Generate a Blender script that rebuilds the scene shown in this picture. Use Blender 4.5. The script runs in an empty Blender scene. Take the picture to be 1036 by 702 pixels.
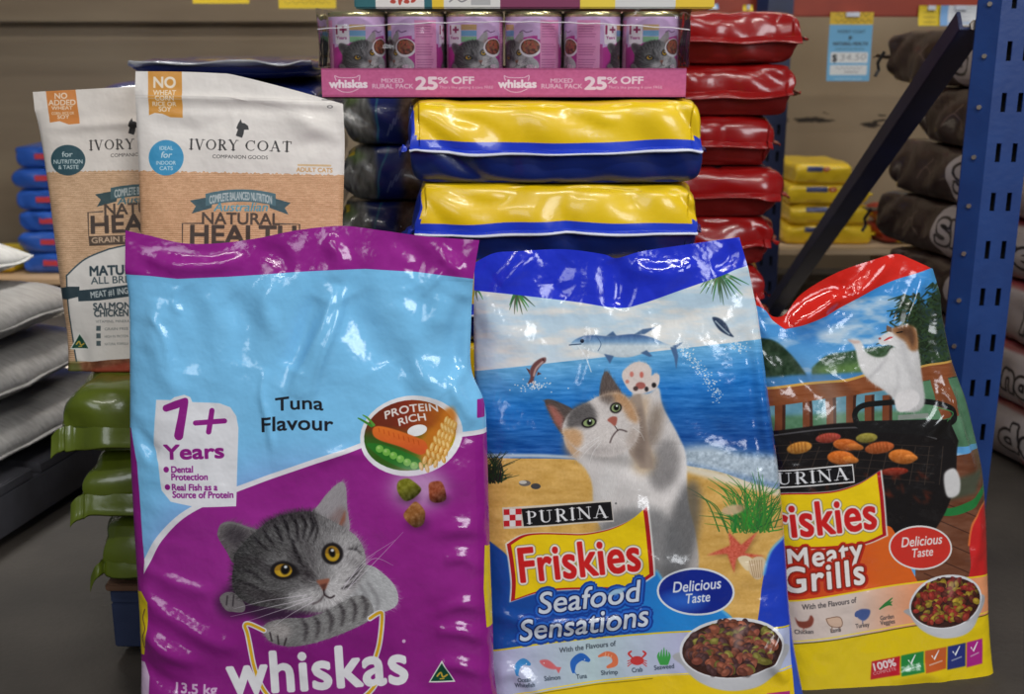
import bpy, bmesh, math, random
import numpy as np
from mathutils import Vector, Matrix, noise as mnoise

# ------------------------------------------------------------------ camera
FPX, PITCH, CH = 1150.0, math.radians(15), 0.80      # focal length in pixels of a 1036x702 frame, tilt down, height
SC = bpy.context.scene
COL = SC.collection
cam_d = bpy.data.cameras.new('camera'); cam = bpy.data.objects.new('camera', cam_d); COL.objects.link(cam)
cam_d.sensor_width = 36; cam_d.lens = FPX / 1036 * 36
cam.location = (0, 0, CH); cam.rotation_euler = (math.pi / 2 - PITCH, 0, 0)
cam_d.clip_start = 0.05
cam_d.dof.use_dof = True; cam_d.dof.focus_distance = 1.33; cam_d.dof.aperture_fstop = 6.3
SC.camera = cam
# ------------------------------------------------------------------ light and exposure
SC.view_settings.view_transform = 'Standard'; SC.view_settings.look = 'None'
SC.view_settings.gamma = 1; SC.view_settings.use_curve_mapping = False
SC.view_settings.exposure = 0.14
world = bpy.data.worlds.new('world'); SC.world = world; world.use_nodes = True
world.node_tree.nodes['Background'].inputs[0].default_value = (0.86, 0.93, 1.0, 1)
world.node_tree.nodes['Background'].inputs[1].default_value = 0.075

def area(name, loc, aim, sx, sy, power, col=(1, 1, 1), spread=180):
    l = bpy.data.lights.new(name, 'AREA'); l.shape = 'RECTANGLE'; l.size = sx; l.size_y = sy
    l.energy = power; l.color = col; l.spread = math.radians(spread)
    o = bpy.data.objects.new(name, l); COL.objects.link(o); o.location = loc
    o.rotation_euler = (Vector(aim) - Vector(loc)).to_track_quat('-Z', 'Y').to_euler()
    return o
# ceiling tubes of the store room and the daylight of the open shop front behind the photographer
area('ceiling_tube_front', (0.3, 0.1, 2.45), (0.3, 1.3, 0.3), 1.3, 0.07, 20, (1.0, 0.97, 0.92))
area('ceiling_tube_back', (-0.6, -1.3, 2.6), (-0.2, 1.3, 0.3), 1.3, 0.07, 11, (1.0, 0.97, 0.92))
area('ceiling_tube_right', (1.5, 1.1, 2.5), (0.6, 1.5, 0.3), 0.07, 1.3, 10, (1.0, 0.97, 0.92))
area('ceiling_tube_rear', (-1.0, 3.2, 2.6), (-1.0, 3.3, 0), 1.4, 0.10, 13, (1.0, 0.95, 0.87))
area('aisle_fill', (-1.05, 2.65, 1.9), (-1.0, 2.65, 0), 0.3, 0.3, 9, (1.0, 0.97, 0.92), 75)  # added fill that brightens the rear floor and the grey sack tops
area('ceiling_tube_rear_right', (1.1, 3.2, 2.6), (1.1, 3.3, 0), 1.4, 0.10, 15, (1.0, 0.95, 0.87))
area('shop_window_right', (1.9, -1.9, 2.0), (0.1, 1.4, 0.55), 1.5, 1.2, 48, (0.93, 0.96, 1.0))
area('shop_window_left', (-1.5, -2.3, 2.0), (0.0, 1.4, 0.6), 1.2, 1.0, 15, (0.93, 0.96, 1.0))

# ------------------------------------------------------------------ geometry helpers
CP, SP = math.cos(PITCH), math.sin(PITCH)
CAM = np.array([0, 0, CH])
def rays(px):
    px = np.asarray(px, float); u = (px[..., 0] - 518) / FPX; v = (351 - px[..., 1]) / FPX
    return np.stack([u, CP + v * SP, -SP + v * CP], -1)
def at_y(x, y, Y):
    r = rays((x, y)); return Vector(CAM + r * (Y / r[1]))
def at_z(x, y, Z):
    r = rays((x, y)); return Vector(CAM + r * ((Z - CH) / r[2]))
def on_plane(px, p0, n):
    r = rays(px); t = ((np.asarray(p0) - CAM) @ np.asarray(n)) / (r @ np.asarray(n))
    return CAM + r * t[..., None]
def project(p):
    q = np.asarray(p, float) - CAM
    d = q[..., 1] * CP - q[..., 2] * SP; u = q[..., 1] * SP + q[..., 2] * CP
    return np.stack([518 + FPX * q[..., 0] / d, 351 - FPX * u / d], -1)

def mesh_obj(name, verts, faces, mats, parent=None, uv=None, smooth=True, fmat=None):
    me = bpy.data.meshes.new(name); me.from_pydata([tuple(v) for v in verts], [], [tuple(f) for f in faces])
    for m in (mats if isinstance(mats, (list, tuple)) else [mats]): me.materials.append(m)
    if fmat is not None: me.polygons.foreach_set('material_index', np.asarray(fmat, dtype=np.int32))
    if smooth: me.polygons.foreach_set('use_smooth', np.ones(len(me.polygons), dtype=bool))
    if uv is not None:
        l = me.uv_layers.new(name='UVMap'); idx = np.empty(len(me.loops), dtype=np.int32)
        me.loops.foreach_get('vertex_index', idx)
        l.data.foreach_set('uv', np.asarray(uv, dtype=np.float32)[idx].ravel())
    me.update()
    o = bpy.data.objects.new(name, me); COL.objects.link(o)
    if parent: o.parent = parent
    return o
def tag(o, label=None, cat=None, group=None, kind=None):
    if label: o['label'] = label
    if cat: o['category'] = cat
    if group: o['group'] = group
    if kind: o['kind'] = kind
    return o
def empty(name, loc=(0, 0, 0), rz=0, label=None, cat=None, group=None):
    o = bpy.data.objects.new(name, None); COL.objects.link(o); o.location = loc; o.rotation_euler = (0, 0, rz)
    o.empty_display_size = 0.05
    return tag(o, label, cat, group)
class MB:
    """collects boxes, prisms and tubes into one mesh"""
    def __init__(s): s.v, s.f, s.m = [], [], []
    def box(s, a, b, mat=0, rot=None, piv=None):
        a, b = np.minimum(a, b), np.maximum(a, b); n = len(s.v)
        for z in (a[2], b[2]):
            for x, y in ((a[0], a[1]), (b[0], a[1]), (b[0], b[1]), (a[0], b[1])):
                p = Vector((x, y, z))
                if rot is not None: p = rot @ (p - Vector(piv)) + Vector(piv)
                s.v.append(p)
        for f in ((3, 2, 1, 0), (4, 5, 6, 7), (0, 1, 5, 4), (1, 2, 6, 5), (2, 3, 7, 6), (3, 0, 4, 7)):
            s.f.append([n + i for i in f]); s.m.append(mat)
        return s
    def tube(s, pts, r, seg=8, mat=0, cap=True):
        pts = [Vector(p) for p in pts]; n0 = len(s.v)
        rr = r if isinstance(r, (list, tuple)) else [r] * len(pts)
        for i, p in enumerate(pts):
            t = (pts[min(i + 1, len(pts) - 1)] - pts[max(i - 1, 0)]).normalized()
            a = t.orthogonal().normalized() if i == 0 else (a - t * a.dot(t)).normalized()
            b = t.cross(a)
            for k in range(seg):
                w = 2 * math.pi * k / seg; s.v.append(p + (a * math.cos(w) + b * math.sin(w)) * rr[i])
        for i in range(len(pts) - 1):
            for k in range(seg):
                q = n0 + i * seg; s.f.append([q + k, q + (k + 1) % seg, q + seg + (k + 1) % seg, q + seg + k]); s.m.append(mat)
        if cap:
            s.f.append([n0 + k for k in reversed(range(seg))]); s.m.append(mat)
            q = n0 + (len(pts) - 1) * seg; s.f.append([q + k for k in range(seg)]); s.m.append(mat)
        return s
    def prism(s, pts, d, mat=0):
        """flat outline pts (3d) pushed along vector d"""
        n = len(s.v); k = len(pts); d = Vector(d)
        s.v += [Vector(p) for p in pts] + [Vector(p) + d for p in pts]
        s.f.append([n + i for i in range(k)]); s.m.append(mat)
        s.f.append([n + k + i for i in reversed(range(k))]); s.m.append(mat)
        for i in range(k):
            j = (i + 1) % k; s.f.append([n + j, n + i, n + k + i, n + k + j]); s.m.append(mat)
        return s
    def build(s, name, mats, parent=None, bevel=0, smooth=False):
        o = mesh_obj(name, s.v, s.f, mats, parent, smooth=False, fmat=s.m)
        bm = bmesh.new(); bm.from_mesh(o.data)
        if bevel: bmesh.ops.bevel(bm, geom=list(bm.edges), offset=bevel, segments=2, affect='EDGES', clamp_overlap=True)
        bmesh.ops.recalc_face_normals(bm, faces=list(bm.faces)); bm.to_mesh(o.data); bm.free()
        if smooth: o.data.polygons.foreach_set('use_smooth', np.ones(len(o.data.polygons), dtype=bool))
        return o

# ------------------------------------------------------------------ materials
def srgb(c):
    return tuple(((v / 255) / 12.92 if v / 255 <= 0.04045 else ((v / 255 + 0.055) / 1.055) ** 2.4) for v in c[:3]) + (1,)
def new_mat(name):
    m = bpy.data.materials.new(name); m.use_nodes = True
    return m, m.node_tree, m.node_tree.nodes['Principled BSDF']
def N(nt, t, **kw):
    n = nt.nodes.new(t)
    for k, v in kw.items():
        if isinstance(k, str) and k.startswith('i_'): n.inputs[k[2:].replace('_', ' ')].default_value = v
        else: setattr(n, k, v)
    return n
def mat(name, col, rough=0.5, col2=None, scale=8, detail=4, bump=0, bscale=60, stretch=(1, 1, 1), coat=0, metal=0, lo=.4, hi=.65, spec=.5):
    m, nt, b = new_mat(name)
    b.inputs['Roughness'].default_value = rough; b.inputs['Metallic'].default_value = metal
    b.inputs['Coat Weight'].default_value = coat; b.inputs['Coat Roughness'].default_value = 0.08
    b.inputs['Specular IOR Level'].default_value = spec
    tc = N(nt, 'ShaderNodeTexCoord'); mp = N(nt, 'ShaderNodeMapping'); mp.inputs['Scale'].default_value = stretch
    nt.links.new(tc.outputs['Object'], mp.inputs[0])
    n = N(nt, 'ShaderNodeTexNoise'); n.inputs['Scale'].default_value = scale; n.inputs['Detail'].default_value = detail
    nt.links.new(mp.outputs[0], n.inputs['Vector'])
    r = N(nt, 'ShaderNodeValToRGB'); r.color_ramp.elements[0].position = lo; r.color_ramp.elements[1].position = hi
    r.color_ramp.elements[0].color = srgb(col)
    r.color_ramp.elements[1].color = srgb(col2 or tuple(min(255, c * 1.12 + 3) for c in col))
    nt.links.new(n.outputs['Fac'], r.inputs[0]); nt.links.new(r.outputs[0], b.inputs['Base Color'])
    if bump:
        n2 = N(nt, 'ShaderNodeTexNoise'); n2.inputs['Scale'].default_value = bscale; n2.inputs['Detail'].default_value = 3
        nt.links.new(mp.outputs[0], n2.inputs['Vector'])
        bp = N(nt, 'ShaderNodeBump'); bp.inputs['Strength'].default_value = bump; bp.inputs['Distance'].default_value = 0.01
        nt.links.new(n2.outputs['Fac'], bp.inputs['Height']); nt.links.new(bp.outputs[0], b.inputs['Normal'])
    return m
def print_mat(name, img, rough=0.3, coat=0.3, bump=0.03, bscale=45, spec=.5):
    """printed packaging: colour from a print painted in code, on the object's own UV"""
    m, nt, b = new_mat(name)
    t = N(nt, 'ShaderNodeTexImage'); t.image = img; t.extension = 'EXTEND'
    nt.links.new(t.outputs[0], b.inputs['Base Color'])
    b.inputs['Roughness'].default_value = rough; b.inputs['Coat Weight'].default_value = coat
    b.inputs['Coat Roughness'].default_value = 0.07; b.inputs['Specular IOR Level'].default_value = spec
    if bump:
        tc = N(nt, 'ShaderNodeTexCoord'); n = N(nt, 'ShaderNodeTexNoise'); n.inputs['Scale'].default_value = bscale
        n.inputs['Detail'].default_value = 2
        nt.links.new(tc.outputs['Object'], n.inputs['Vector'])
        bp = N(nt, 'ShaderNodeBump'); bp.inputs['Strength'].default_value = bump * 10; bp.inputs['Distance'].default_value = 0.004
        nt.links.new(n.outputs['Fac'], bp.inputs['Height']); nt.links.new(bp.outputs[0], b.inputs['Normal'])
    return m
def film_mat(name, amount=.12, rough=.06, tint=(1, 1, 1, 1)):
    """clear shrink film: mostly see-through with a glossy skin"""
    m, nt, b = new_mat(name); nt.nodes.remove(b)
    tr = N(nt, 'ShaderNodeBsdfTransparent'); tr.inputs[0].default_value = tint
    gl = N(nt, 'ShaderNodeBsdfGlossy'); gl.inputs['Roughness'].default_value = rough
    fr = N(nt, 'ShaderNodeFresnel'); fr.inputs[0].default_value = 1.45
    ad = N(nt, 'ShaderNodeMath', operation='MULTIPLY_ADD'); ad.inputs[1].default_value = 1.0; ad.inputs[2].default_value = amount * .1
    mx = N(nt, 'ShaderNodeMixShader'); nt.links.new(fr.outputs[0], ad.inputs[0]); nt.links.new(ad.outputs[0], mx.inputs[0])
    nt.links.new(tr.outputs[0], mx.inputs[1]); nt.links.new(gl.outputs[0], mx.inputs[2])
    tc = N(nt, 'ShaderNodeTexCoord'); n = N(nt, 'ShaderNodeTexNoise'); n.inputs['Scale'].default_value = 22
    nt.links.new(tc.outputs['Object'], n.inputs['Vector'])
    bp = N(nt, 'ShaderNodeBump'); bp.inputs['Strength'].default_value = 0.5; bp.inputs['Distance'].default_value = 0.01
    nt.links.new(n.outputs['Fac'], bp.inputs['Height']); nt.links.new(bp.outputs[0], gl.inputs['Normal'])
    nt.links.new(bp.outputs[0], fr.inputs['Normal'])
    nt.links.new(mx.outputs[0], nt.nodes['Material Output'].inputs[0])
    return m
# ------------------------------------------------------------------ painter: prints drawn in code (colours 0-255, sizes in print units)
RNG = np.random.default_rng(7)
def vnoise(h, w, cell, seed=0, octv=3):
    out = np.zeros((h, w), np.float32); amp = 1; tot = 0; r = np.random.default_rng(seed)
    for _ in range(octv):
        cy, cx = (cell, cell) if np.isscalar(cell) else cell
        gy, gx = int(h / cy) + 3, int(w / cx) + 3; g = r.random((gy, gx)).astype(np.float32)
        y = np.arange(h) / cy; x = np.arange(w) / cx; y0 = y.astype(int); x0 = x.astype(int)
        fy = (y - y0)[:, None]; fx = (x - x0)[None]; fy = fy * fy * (3 - 2 * fy); fx = fx * fx * (3 - 2 * fx)
        a = g[y0][:, x0]; b = g[y0][:, x0 + 1]; c = g[y0 + 1][:, x0]; d = g[y0 + 1][:, x0 + 1]
        out += amp * ((a * (1 - fx) + b * fx) * (1 - fy) + (c * (1 - fx) + d * fx) * fy); tot += amp; amp *= .5
        cell = max(cy / 2, 1) if np.isscalar(cell) else (max(cy / 2, 1), max(cx / 2, 1))
    return out / tot
def blur(m, r):
    r = int(round(r))
    if r < 1: return m
    for _ in range(2):
        for ax in (0, 1):
            p = np.pad(m, [(r + 1, r) if i == ax else (0, 0) for i in range(m.ndim)], mode='edge'); c = np.cumsum(p, ax, dtype=np.float64)
            n = m.shape[ax]
            m = ((np.take(c, range(2 * r + 1, 2 * r + 1 + n), ax) - np.take(c, range(0, n), ax)) / (2 * r + 1)).astype(np.float32)
    return m
def dilate(m, r):
    o = m.copy()
    for rr in ((r,) if r < 2 else (r * .5, r)):
        for k in range(12):
            dx, dy = int(round(rr * math.cos(k * math.pi / 6))), int(round(rr * math.sin(k * math.pi / 6)))
            o = np.maximum(o, np.roll(np.roll(m, dy, 0), dx, 1))
    return o
def spl(pts, n=8, closed=True):
    p = np.asarray(pts, float); k = len(p); out = []
    for i in range(k if closed else k - 1):
        g = (lambda j: p[j % k]) if closed else (lambda j: p[min(max(j, 0), k - 1)])
        a, b, c, d = g(i - 1), g(i), g(i + 1), g(i + 2)
        for t in np.arange(n) / n:
            out.append(.5 * (2 * b + (c - a) * t + (2 * a - 5 * b + 4 * c - d) * t * t + (3 * b - a - 3 * c + d) * t ** 3))
    if not closed: out.append(p[-1])
    return np.array(out)
def ell(cx, cy, rx, ry, rot=0, n=40, a0=0, a1=360):
    a = np.radians(np.linspace(a0, a1, n, endpoint=(a1 - a0) < 360)); c, s = math.cos(math.radians(rot)), math.sin(math.radians(rot))
    x, y = rx * np.cos(a), ry * np.sin(a); return np.stack([cx + x * c - y * s, cy + x * s + y * c], 1)
def ribbon(pts, w):
    p = np.asarray(pts, float); k = len(p); w = np.interp(np.linspace(0, 1, k), np.linspace(0, 1, len(np.atleast_1d(w))), np.atleast_1d(w)) / 2
    t = np.gradient(p, axis=0); t /= np.maximum(np.linalg.norm(t, axis=1), 1e-9)[:, None]; nn = np.stack([-t[:, 1], t[:, 0]], 1)
    a0 = math.atan2(t[0, 1], t[0, 0]); a1 = math.atan2(t[-1, 1], t[-1, 0])
    cap0 = [p[0] + w[0] * np.array([math.cos(a0 + math.pi / 2 + q), math.sin(a0 + math.pi / 2 + q)]) for q in np.linspace(math.pi * .9, math.pi * .1, 5)]
    cap1 = [p[-1] + w[-1] * np.array([math.cos(a1 - math.pi / 2 + q), math.sin(a1 - math.pi / 2 + q)]) for q in np.linspace(math.pi * .9, math.pi * .1, 5)]
    return np.concatenate([p + nn * w[:, None], cap1, (p - nn * w[:, None])[::-1], cap0])
GLY = {}
def glyph(text, bold, sp=1.0):
    k = (text, round(bold, 4), sp)
    if k not in GLY:
        cu = bpy.data.curves.new('lettering', 'FONT'); cu.body = text; cu.size = 1; cu.offset = bold; cu.resolution_u = 4
        cu.space_character = sp; cu.fill_mode = 'FRONT'
        ob = bpy.data.objects.new('lettering', cu); me = ob.to_mesh()
        v = np.array([q.co[:2] for q in me.vertices]).reshape(-1, 2); tris = []
        for pl in me.polygons:
            ids = list(pl.vertices); t = v[ids]
            ar = np.sum(t[:, 0] * np.roll(t[:, 1], -1) - np.roll(t[:, 0], -1) * t[:, 1])
            tris.append(t if ar > 0 else t[::-1])
        ob.to_mesh_clear(); bpy.data.objects.remove(ob); bpy.data.curves.remove(cu)
        GLY[k] = tris
    return GLY[k]
CAPH = None
TH, TN = .15, .055
def serif_letter(ch):
    """strokes (polyline, width) of a serif capital in a box of height 1; returns strokes, width"""
    S = []; th, tn = TH, TN
    def stem(x, w=th, y0=0, y1=1): S.append(([(x, y0), (x, y1)], w))
    def ser(x, y, w=.30): S.append(([(x - w / 2, y), (x + w / 2, y)], tn))
    def arc(cx, cy, rx, ry, a0, a1, w): S.append(([(cx + rx * math.cos(math.radians(a)), cy + ry * math.sin(math.radians(a))) for a in np.linspace(a0, a1, 14)], w))
    b, t = .03, .97
    if ch == 'I': stem(.17); ser(.17, b); ser(.17, t); w = .34
    elif ch in 'PR':
        stem(.2); ser(.2, b); ser(.14, t, .2); S.append(([(.2, t), (.36, t)], tn)); arc(.36, .74, .22, .235, 90, -90, [tn, th, tn]); S.append(([(.2, .505), (.36, .505)], tn)); w = .66
        if ch == 'R': S.append(([(.38, .5), (.66, .04)], th)); ser(.68, b, .2); w = .8
    elif ch == 'U': stem(.2, th, .3, 1); ser(.2, t); stem(.68, tn, .3, 1); ser(.68, t); arc(.44, .3, .24, .27, 180, 360, [th, tn * 1.6, tn]); w = .86
    elif ch == 'N': stem(.16, tn); ser(.16, b, .26); stem(.72, tn); ser(.72, t, .26); S.append(([(.14, .97), (.72, .03)], th)); ser(.08, t, .16); w = .88
    elif ch == 'A': S.append(([(.12, 0), (.40, 1)], tn)); S.append(([(.40, .97), (.70, 0)], th)); S.append(([(.2, .33), (.58, .33)], tn)); ser(.1, b, .24); ser(.70, b, .3); w = .84
    elif ch == 'V': S.append(([(.14, 1), (.42, .02)], th)); S.append(([(.42, .0), (.70, 1)], tn)); ser(.12, t, .3); ser(.72, t, .24); w = .84
    elif ch == 'O': arc(.44, .5, .36, .47, 0, 180, [th, tn, th]); arc(.44, .5, .36, .47, 180, 360, [th, tn, th]); w = .88
    elif ch == 'C': arc(.46, .5, .36, .47, 50, 180, [tn * 1.5, tn, th]); arc(.46, .5, .36, .47, 180, 315, [th, tn, tn]); S.append(([(.72, .7), (.72, .98)], tn)); w = .82
    elif ch == 'T': S.append(([(.04, t), (.7, t)], tn)); stem(.37); ser(.37, b); S.append(([(.05, .97), (.05, .78)], tn)); S.append(([(.69, .97), (.69, .78)], tn)); w = .74
    elif ch == 'Y': S.append(([(.12, 1), (.4, .48)], th)); S.append(([(.68, 1), (.4, .48)], tn)); stem(.4, th, 0, .5); ser(.4, b); ser(.1, t, .26); ser(.7, t, .22); w = .8
    else: w = .3
    return S, w

class Canvas:
    def __init__(s, x0, y0, x1, y1, K, bg=(255, 255, 255)):
        s.x0, s.y0, s.x1, s.y1, s.K = x0, y0, x1, y1, K
        s.w, s.h = int(round((x1 - x0) * K)), int(round((y1 - y0) * K))
        s.a = np.empty((s.h, s.w, 3), np.float32); s.a[:] = np.array(bg, np.float32)
        s.X, s.Y = None, None
    def grid(s, bb):
        ya, yb, xa, xb = bb
        return np.meshgrid(s.x0 + (np.arange(xa, xb) + .5) / s.K, s.y0 + (np.arange(ya, yb) + .5) / s.K)
    def cover(s, loops, pad=0, SS=4):
        E = []
        for l in loops:
            q = (np.asarray(l, float) - (s.x0, s.y0)) * s.K; E.append(np.concatenate([q, np.roll(q, -1, 0)], 1))
        if not E: return None
        E = np.concatenate(E); pad = int(pad)
        xa = max(int(E[:, [0, 2]].min()) - pad - 1, 0); xb = min(int(E[:, [0, 2]].max()) + pad + 2, s.w)
        ya = max(int(E[:, [1, 3]].min()) - pad - 1, 0); yb = min(int(E[:, [1, 3]].max()) + pad + 2, s.h)
        if xa >= xb or ya >= yb: return None
        y1, y2 = (E[:, 1] - ya) * SS, (E[:, 3] - ya) * SS; R = (yb - ya) * SS
        sg = np.where(y2 > y1, 1.0, -1.0); lo, hi = np.minimum(y1, y2), np.maximum(y1, y2)
        i0 = np.clip(np.ceil(lo - .5), 0, R).astype(int); i1 = np.clip(np.ceil(hi - .5), 0, R).astype(int); cnt = np.maximum(i1 - i0, 0)
        idx = np.repeat(np.arange(len(E)), cnt)
        if len(idx) == 0: return None
        row = np.arange(cnt.sum()) - np.repeat(np.cumsum(cnt) - cnt, cnt) + i0[idx]
        t = (row + .5 - y1[idx]) / (y2 - y1)[idx]; x = np.clip(E[idx, 0] + t * (E[idx, 2] - E[idx, 0]) - xa, 0, xb - xa - 1e-3)
        ix = x.astype(int); fr = x - ix; Wd = xb - xa + 1
        acc = np.bincount(row * Wd + ix, sg[idx] * (1 - fr), R * Wd) + np.bincount(row * Wd + ix + 1, sg[idx] * fr, R * Wd + 1)[:R * Wd]
        m = np.clip(np.abs(np.cumsum(acc.reshape(R, Wd), 1)), 0, 1)[:, :-1].reshape(yb - ya, SS, -1).mean(1)
        return m.astype(np.float32), (ya, yb, xa, xb)
    def put(s, mb, col, alpha=1.0, soft=0):
        if mb is None: return
        m, bb = mb; ya, yb, xa, xb = bb
        if soft: m = blur(m, soft * s.K)
        if callable(col): c = col(*s.grid(bb))
        else: c = np.array(col, np.float32)
        if not np.isscalar(alpha): m = m * (alpha(*s.grid(bb)) if callable(alpha) else alpha)
        else: m = m * alpha
        v = s.a[ya:yb, xa:xb]; v += (c - v) * m[..., None]
    def poly(s, pts, col, alpha=1.0, soft=0, smooth=False):
        if smooth: pts = spl(pts)
        mb = s.cover([pts], pad=soft * s.K * 2.2); s.put(mb, col, alpha, soft); return mb
    def ell(s, cx, cy, rx, ry, col, rot=0, alpha=1.0, soft=0): return s.poly(ell(cx, cy, rx, ry, rot), col, alpha, soft)
    def line(s, pts, w, col, alpha=1.0, soft=0, smooth=True, n=6):
        p = spl(pts, n, False) if smooth and len(pts) > 2 else np.asarray(pts, float)
        if len(p) == 2: p = np.linspace(p[0], p[1], 4)
        return s.poly(ribbon(p, w), col, alpha, soft)
    def rect(s, x0, y0, x1, y1, col, alpha=1.0, r=0, soft=0):
        if not r: return s.poly([(x0, y0), (x1, y0), (x1, y1), (x0, y1)], col, alpha, soft)
        p = []
        for cx, cy, a in ((x1 - r, y0 + r, -90), (x1 - r, y1 - r, 0), (x0 + r, y1 - r, 90), (x0 + r, y0 + r, 180)):
            p += list(ell(cx, cy, r, r, 0, 6, a, a + 90))
        return s.poly(p, col, alpha, soft)
    def grade(s, fac, col, bb=None):
        """mix whole canvas towards col by fac(X, Y)"""
        bb = (0, s.h, 0, s.w); f = np.clip(fac(*s.grid(bb)), 0, 1)[..., None]; s.a += (np.array(col, np.float32) - s.a) * f
    def mottle(s, amp, cell, seed=1, mb=None, octv=3):
        ya, yb, xa, xb = mb[1] if mb else (0, s.h, 0, s.w); m = mb[0] if mb else 1.0
        cl = cell * s.K if np.isscalar(cell) else (cell[0] * s.K, cell[1] * s.K)
        n = (vnoise(yb - ya, xb - xa, cl, seed, octv) - .5) * 2 * amp
        v = s.a[ya:yb, xa:xb]; v += (n * m)[..., None]; np.clip(v, 0, 255, out=v)
    def _place(s, loops, p0, p1, ch, x_min, x_max, shear, bend, unit):
        p0, p1 = np.array(p0, float), np.array(p1, float); d = p1 - p0; L = np.linalg.norm(d); ux = d / L; uy = np.array([ux[1], -ux[0]])
        out = []
        for t in loops:
            t = np.asarray(t, float); u = (t[:, 0] - x_min) / (x_max - x_min); y = t[:, 1] / unit * ch
            xx = u * L + shear * y; yy = y + bend * 4 * u * (1 - u); out.append(p0 + xx[:, None] * ux + yy[:, None] * uy)
        return out
    def text(s, txt, p0, p1, ch, col, bold=0.0, shear=0.0, bend=0.0, outline=(), alpha=1.0, sp=1.0, soft=0, hollow=None):
        """txt set on the baseline p0-p1 with cap height ch; outline = [(width, colour), ...] outermost first"""
        global CAPH
        if CAPH is None: CAPH = max(t[:, 1].max() for t in glyph('H', 0))
        tr = glyph(txt, 0.0, sp); fat = max(bold, 0) * ch / CAPH * s.K
        if not tr: return
        xs = np.concatenate(tr)[:, 0]
        loops = s._place(tr, p0, p1, ch, xs.min(), xs.max(), shear, bend, CAPH)
        mb = s.cover(loops, pad=(max([o[0] for o in outline], default=0) + 2) * s.K)
        if mb is None: return
        if fat > .15:
            f0, f1 = math.floor(fat), math.ceil(fat); a, b = (dilate(mb[0], f0) if f0 else mb[0]), dilate(mb[0], max(f1, 1)); mb = (a + (b - a) * (fat - f0), mb[1])
        for w, c in outline: s.put((dilate(mb[0], w * s.K), mb[1]), c, alpha)
        s.put(mb, col, alpha, soft); return mb
    def serif(s, txt, p0, p1, ch, col, gap=.12, outline=(), bend=0):
        x = 0; St = []
        for c in txt:
            S, w = serif_letter(c)
            for pl, wd in S: St.append(ribbon(np.asarray([(q[0] + x, q[1]) for q in (pl if len(pl) > 2 else np.linspace(pl[0], pl[1], 3))]), wd))
            x += w + gap
        loops = s._place(St, p0, p1, ch, 0, x - gap, 0, bend, 1.0)
        loops = [l if np.sum(l[:, 0] * np.roll(l[:, 1], -1) - np.roll(l[:, 0], -1) * l[:, 1]) > 0 else l[::-1] for l in loops]
        mb = s.cover(loops, pad=6)
        if mb is None: return
        for w, c in outline: s.put((dilate(mb[0], w * s.K), mb[1]), c)
        s.put(mb, col)
    def splat(s, x, y, col, a):
        """soft dots at canvas pixels; col (n,3), a (n,)"""
        ix, iy = np.floor(x).astype(int), np.floor(y).astype(int); fx, fy = x - ix, y - iy
        A = np.zeros(s.h * s.w); C = np.zeros((3, s.h * s.w))
        for dx, dy, w in ((0, 0, (1 - fx) * (1 - fy)), (1, 0, fx * (1 - fy)), (0, 1, (1 - fx) * fy), (1, 1, fx * fy)):
            X, Y = ix + dx, iy + dy; ok = (X >= 0) & (X < s.w) & (Y >= 0) & (Y < s.h); k = (Y * s.w + X)[ok]; ww = (w * a)[ok]
            A += np.bincount(k, ww, s.h * s.w)
            for c in range(3): C[c] += np.bincount(k, ww * col[ok, c], s.h * s.w)
        f = (1 - np.exp(-A)).reshape(s.h, s.w); nz = A > 1e-6; C[:, nz] /= A[nz]
        s.a += np.where(f[..., None] > 0, (C.T.reshape(s.h, s.w, 3) - s.a) * f[..., None], 0).astype(np.float32)
    def fur(s, region, n, ang, ln, col=None, jit=18, alpha=.55, spread=.35, seed=0, bias=0):
        """short hairs inside region (polygon or mask); ang(x,y) direction in degrees, col None = colour under the root"""
        r = np.random.default_rng(seed); mb = s.cover([spl(region)]) if not isinstance(region, tuple) else region
        if mb is None: return
        m, (ya, yb, xa, xb) = mb; p = m.ravel().astype(float); p /= p.sum()
        k = r.choice(p.size, n, p=p); cy = k // (xb - xa) + ya + r.random(n); cx = k % (xb - xa) + xa + r.random(n)
        px, py = s.x0 + cx / s.K, s.y0 + cy / s.K
        a = np.radians(ang(px, py)) + r.normal(0, spread, n); L = ln * s.K * (.6 + .8 * r.random(n))
        if col is None: base = s.a[np.clip(cy.astype(int), 0, s.h - 1), np.clip(cx.astype(int), 0, s.w - 1)].astype(float)
        else: base = np.repeat(np.array([col], float), n, 0)
        base = np.clip(base + r.normal(bias, jit, n)[:, None], 0, 255)
        q = max(3, int(ln * s.K * 1.2)); t = np.linspace(0, 1, q)
        X = cx[:, None] + np.cos(a)[:, None] * L[:, None] * t; Y = cy[:, None] + np.sin(a)[:, None] * L[:, None] * t
        s.splat(X.ravel(), Y.ravel(), np.repeat(base, q, 0), np.repeat(np.full(n, alpha), q) * np.tile(1 - .6 * t, n))
    def image(s, name):
        im = bpy.data.images.new(name, s.w, s.h); px = np.ones((s.h, s.w, 4), np.float32)
        px[..., :3] = np.clip(s.a[::-1] / 255, 0, 1); im.pixels.foreach_set(px.ravel()); im.update(); im.pack(); return im
    def uv(s, p):
        p = np.asarray(p); return np.stack([(p[..., 0] - s.x0) / (s.x1 - s.x0), 1 - (p[..., 1] - s.y0) / (s.y1 - s.y0)], -1)
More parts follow.
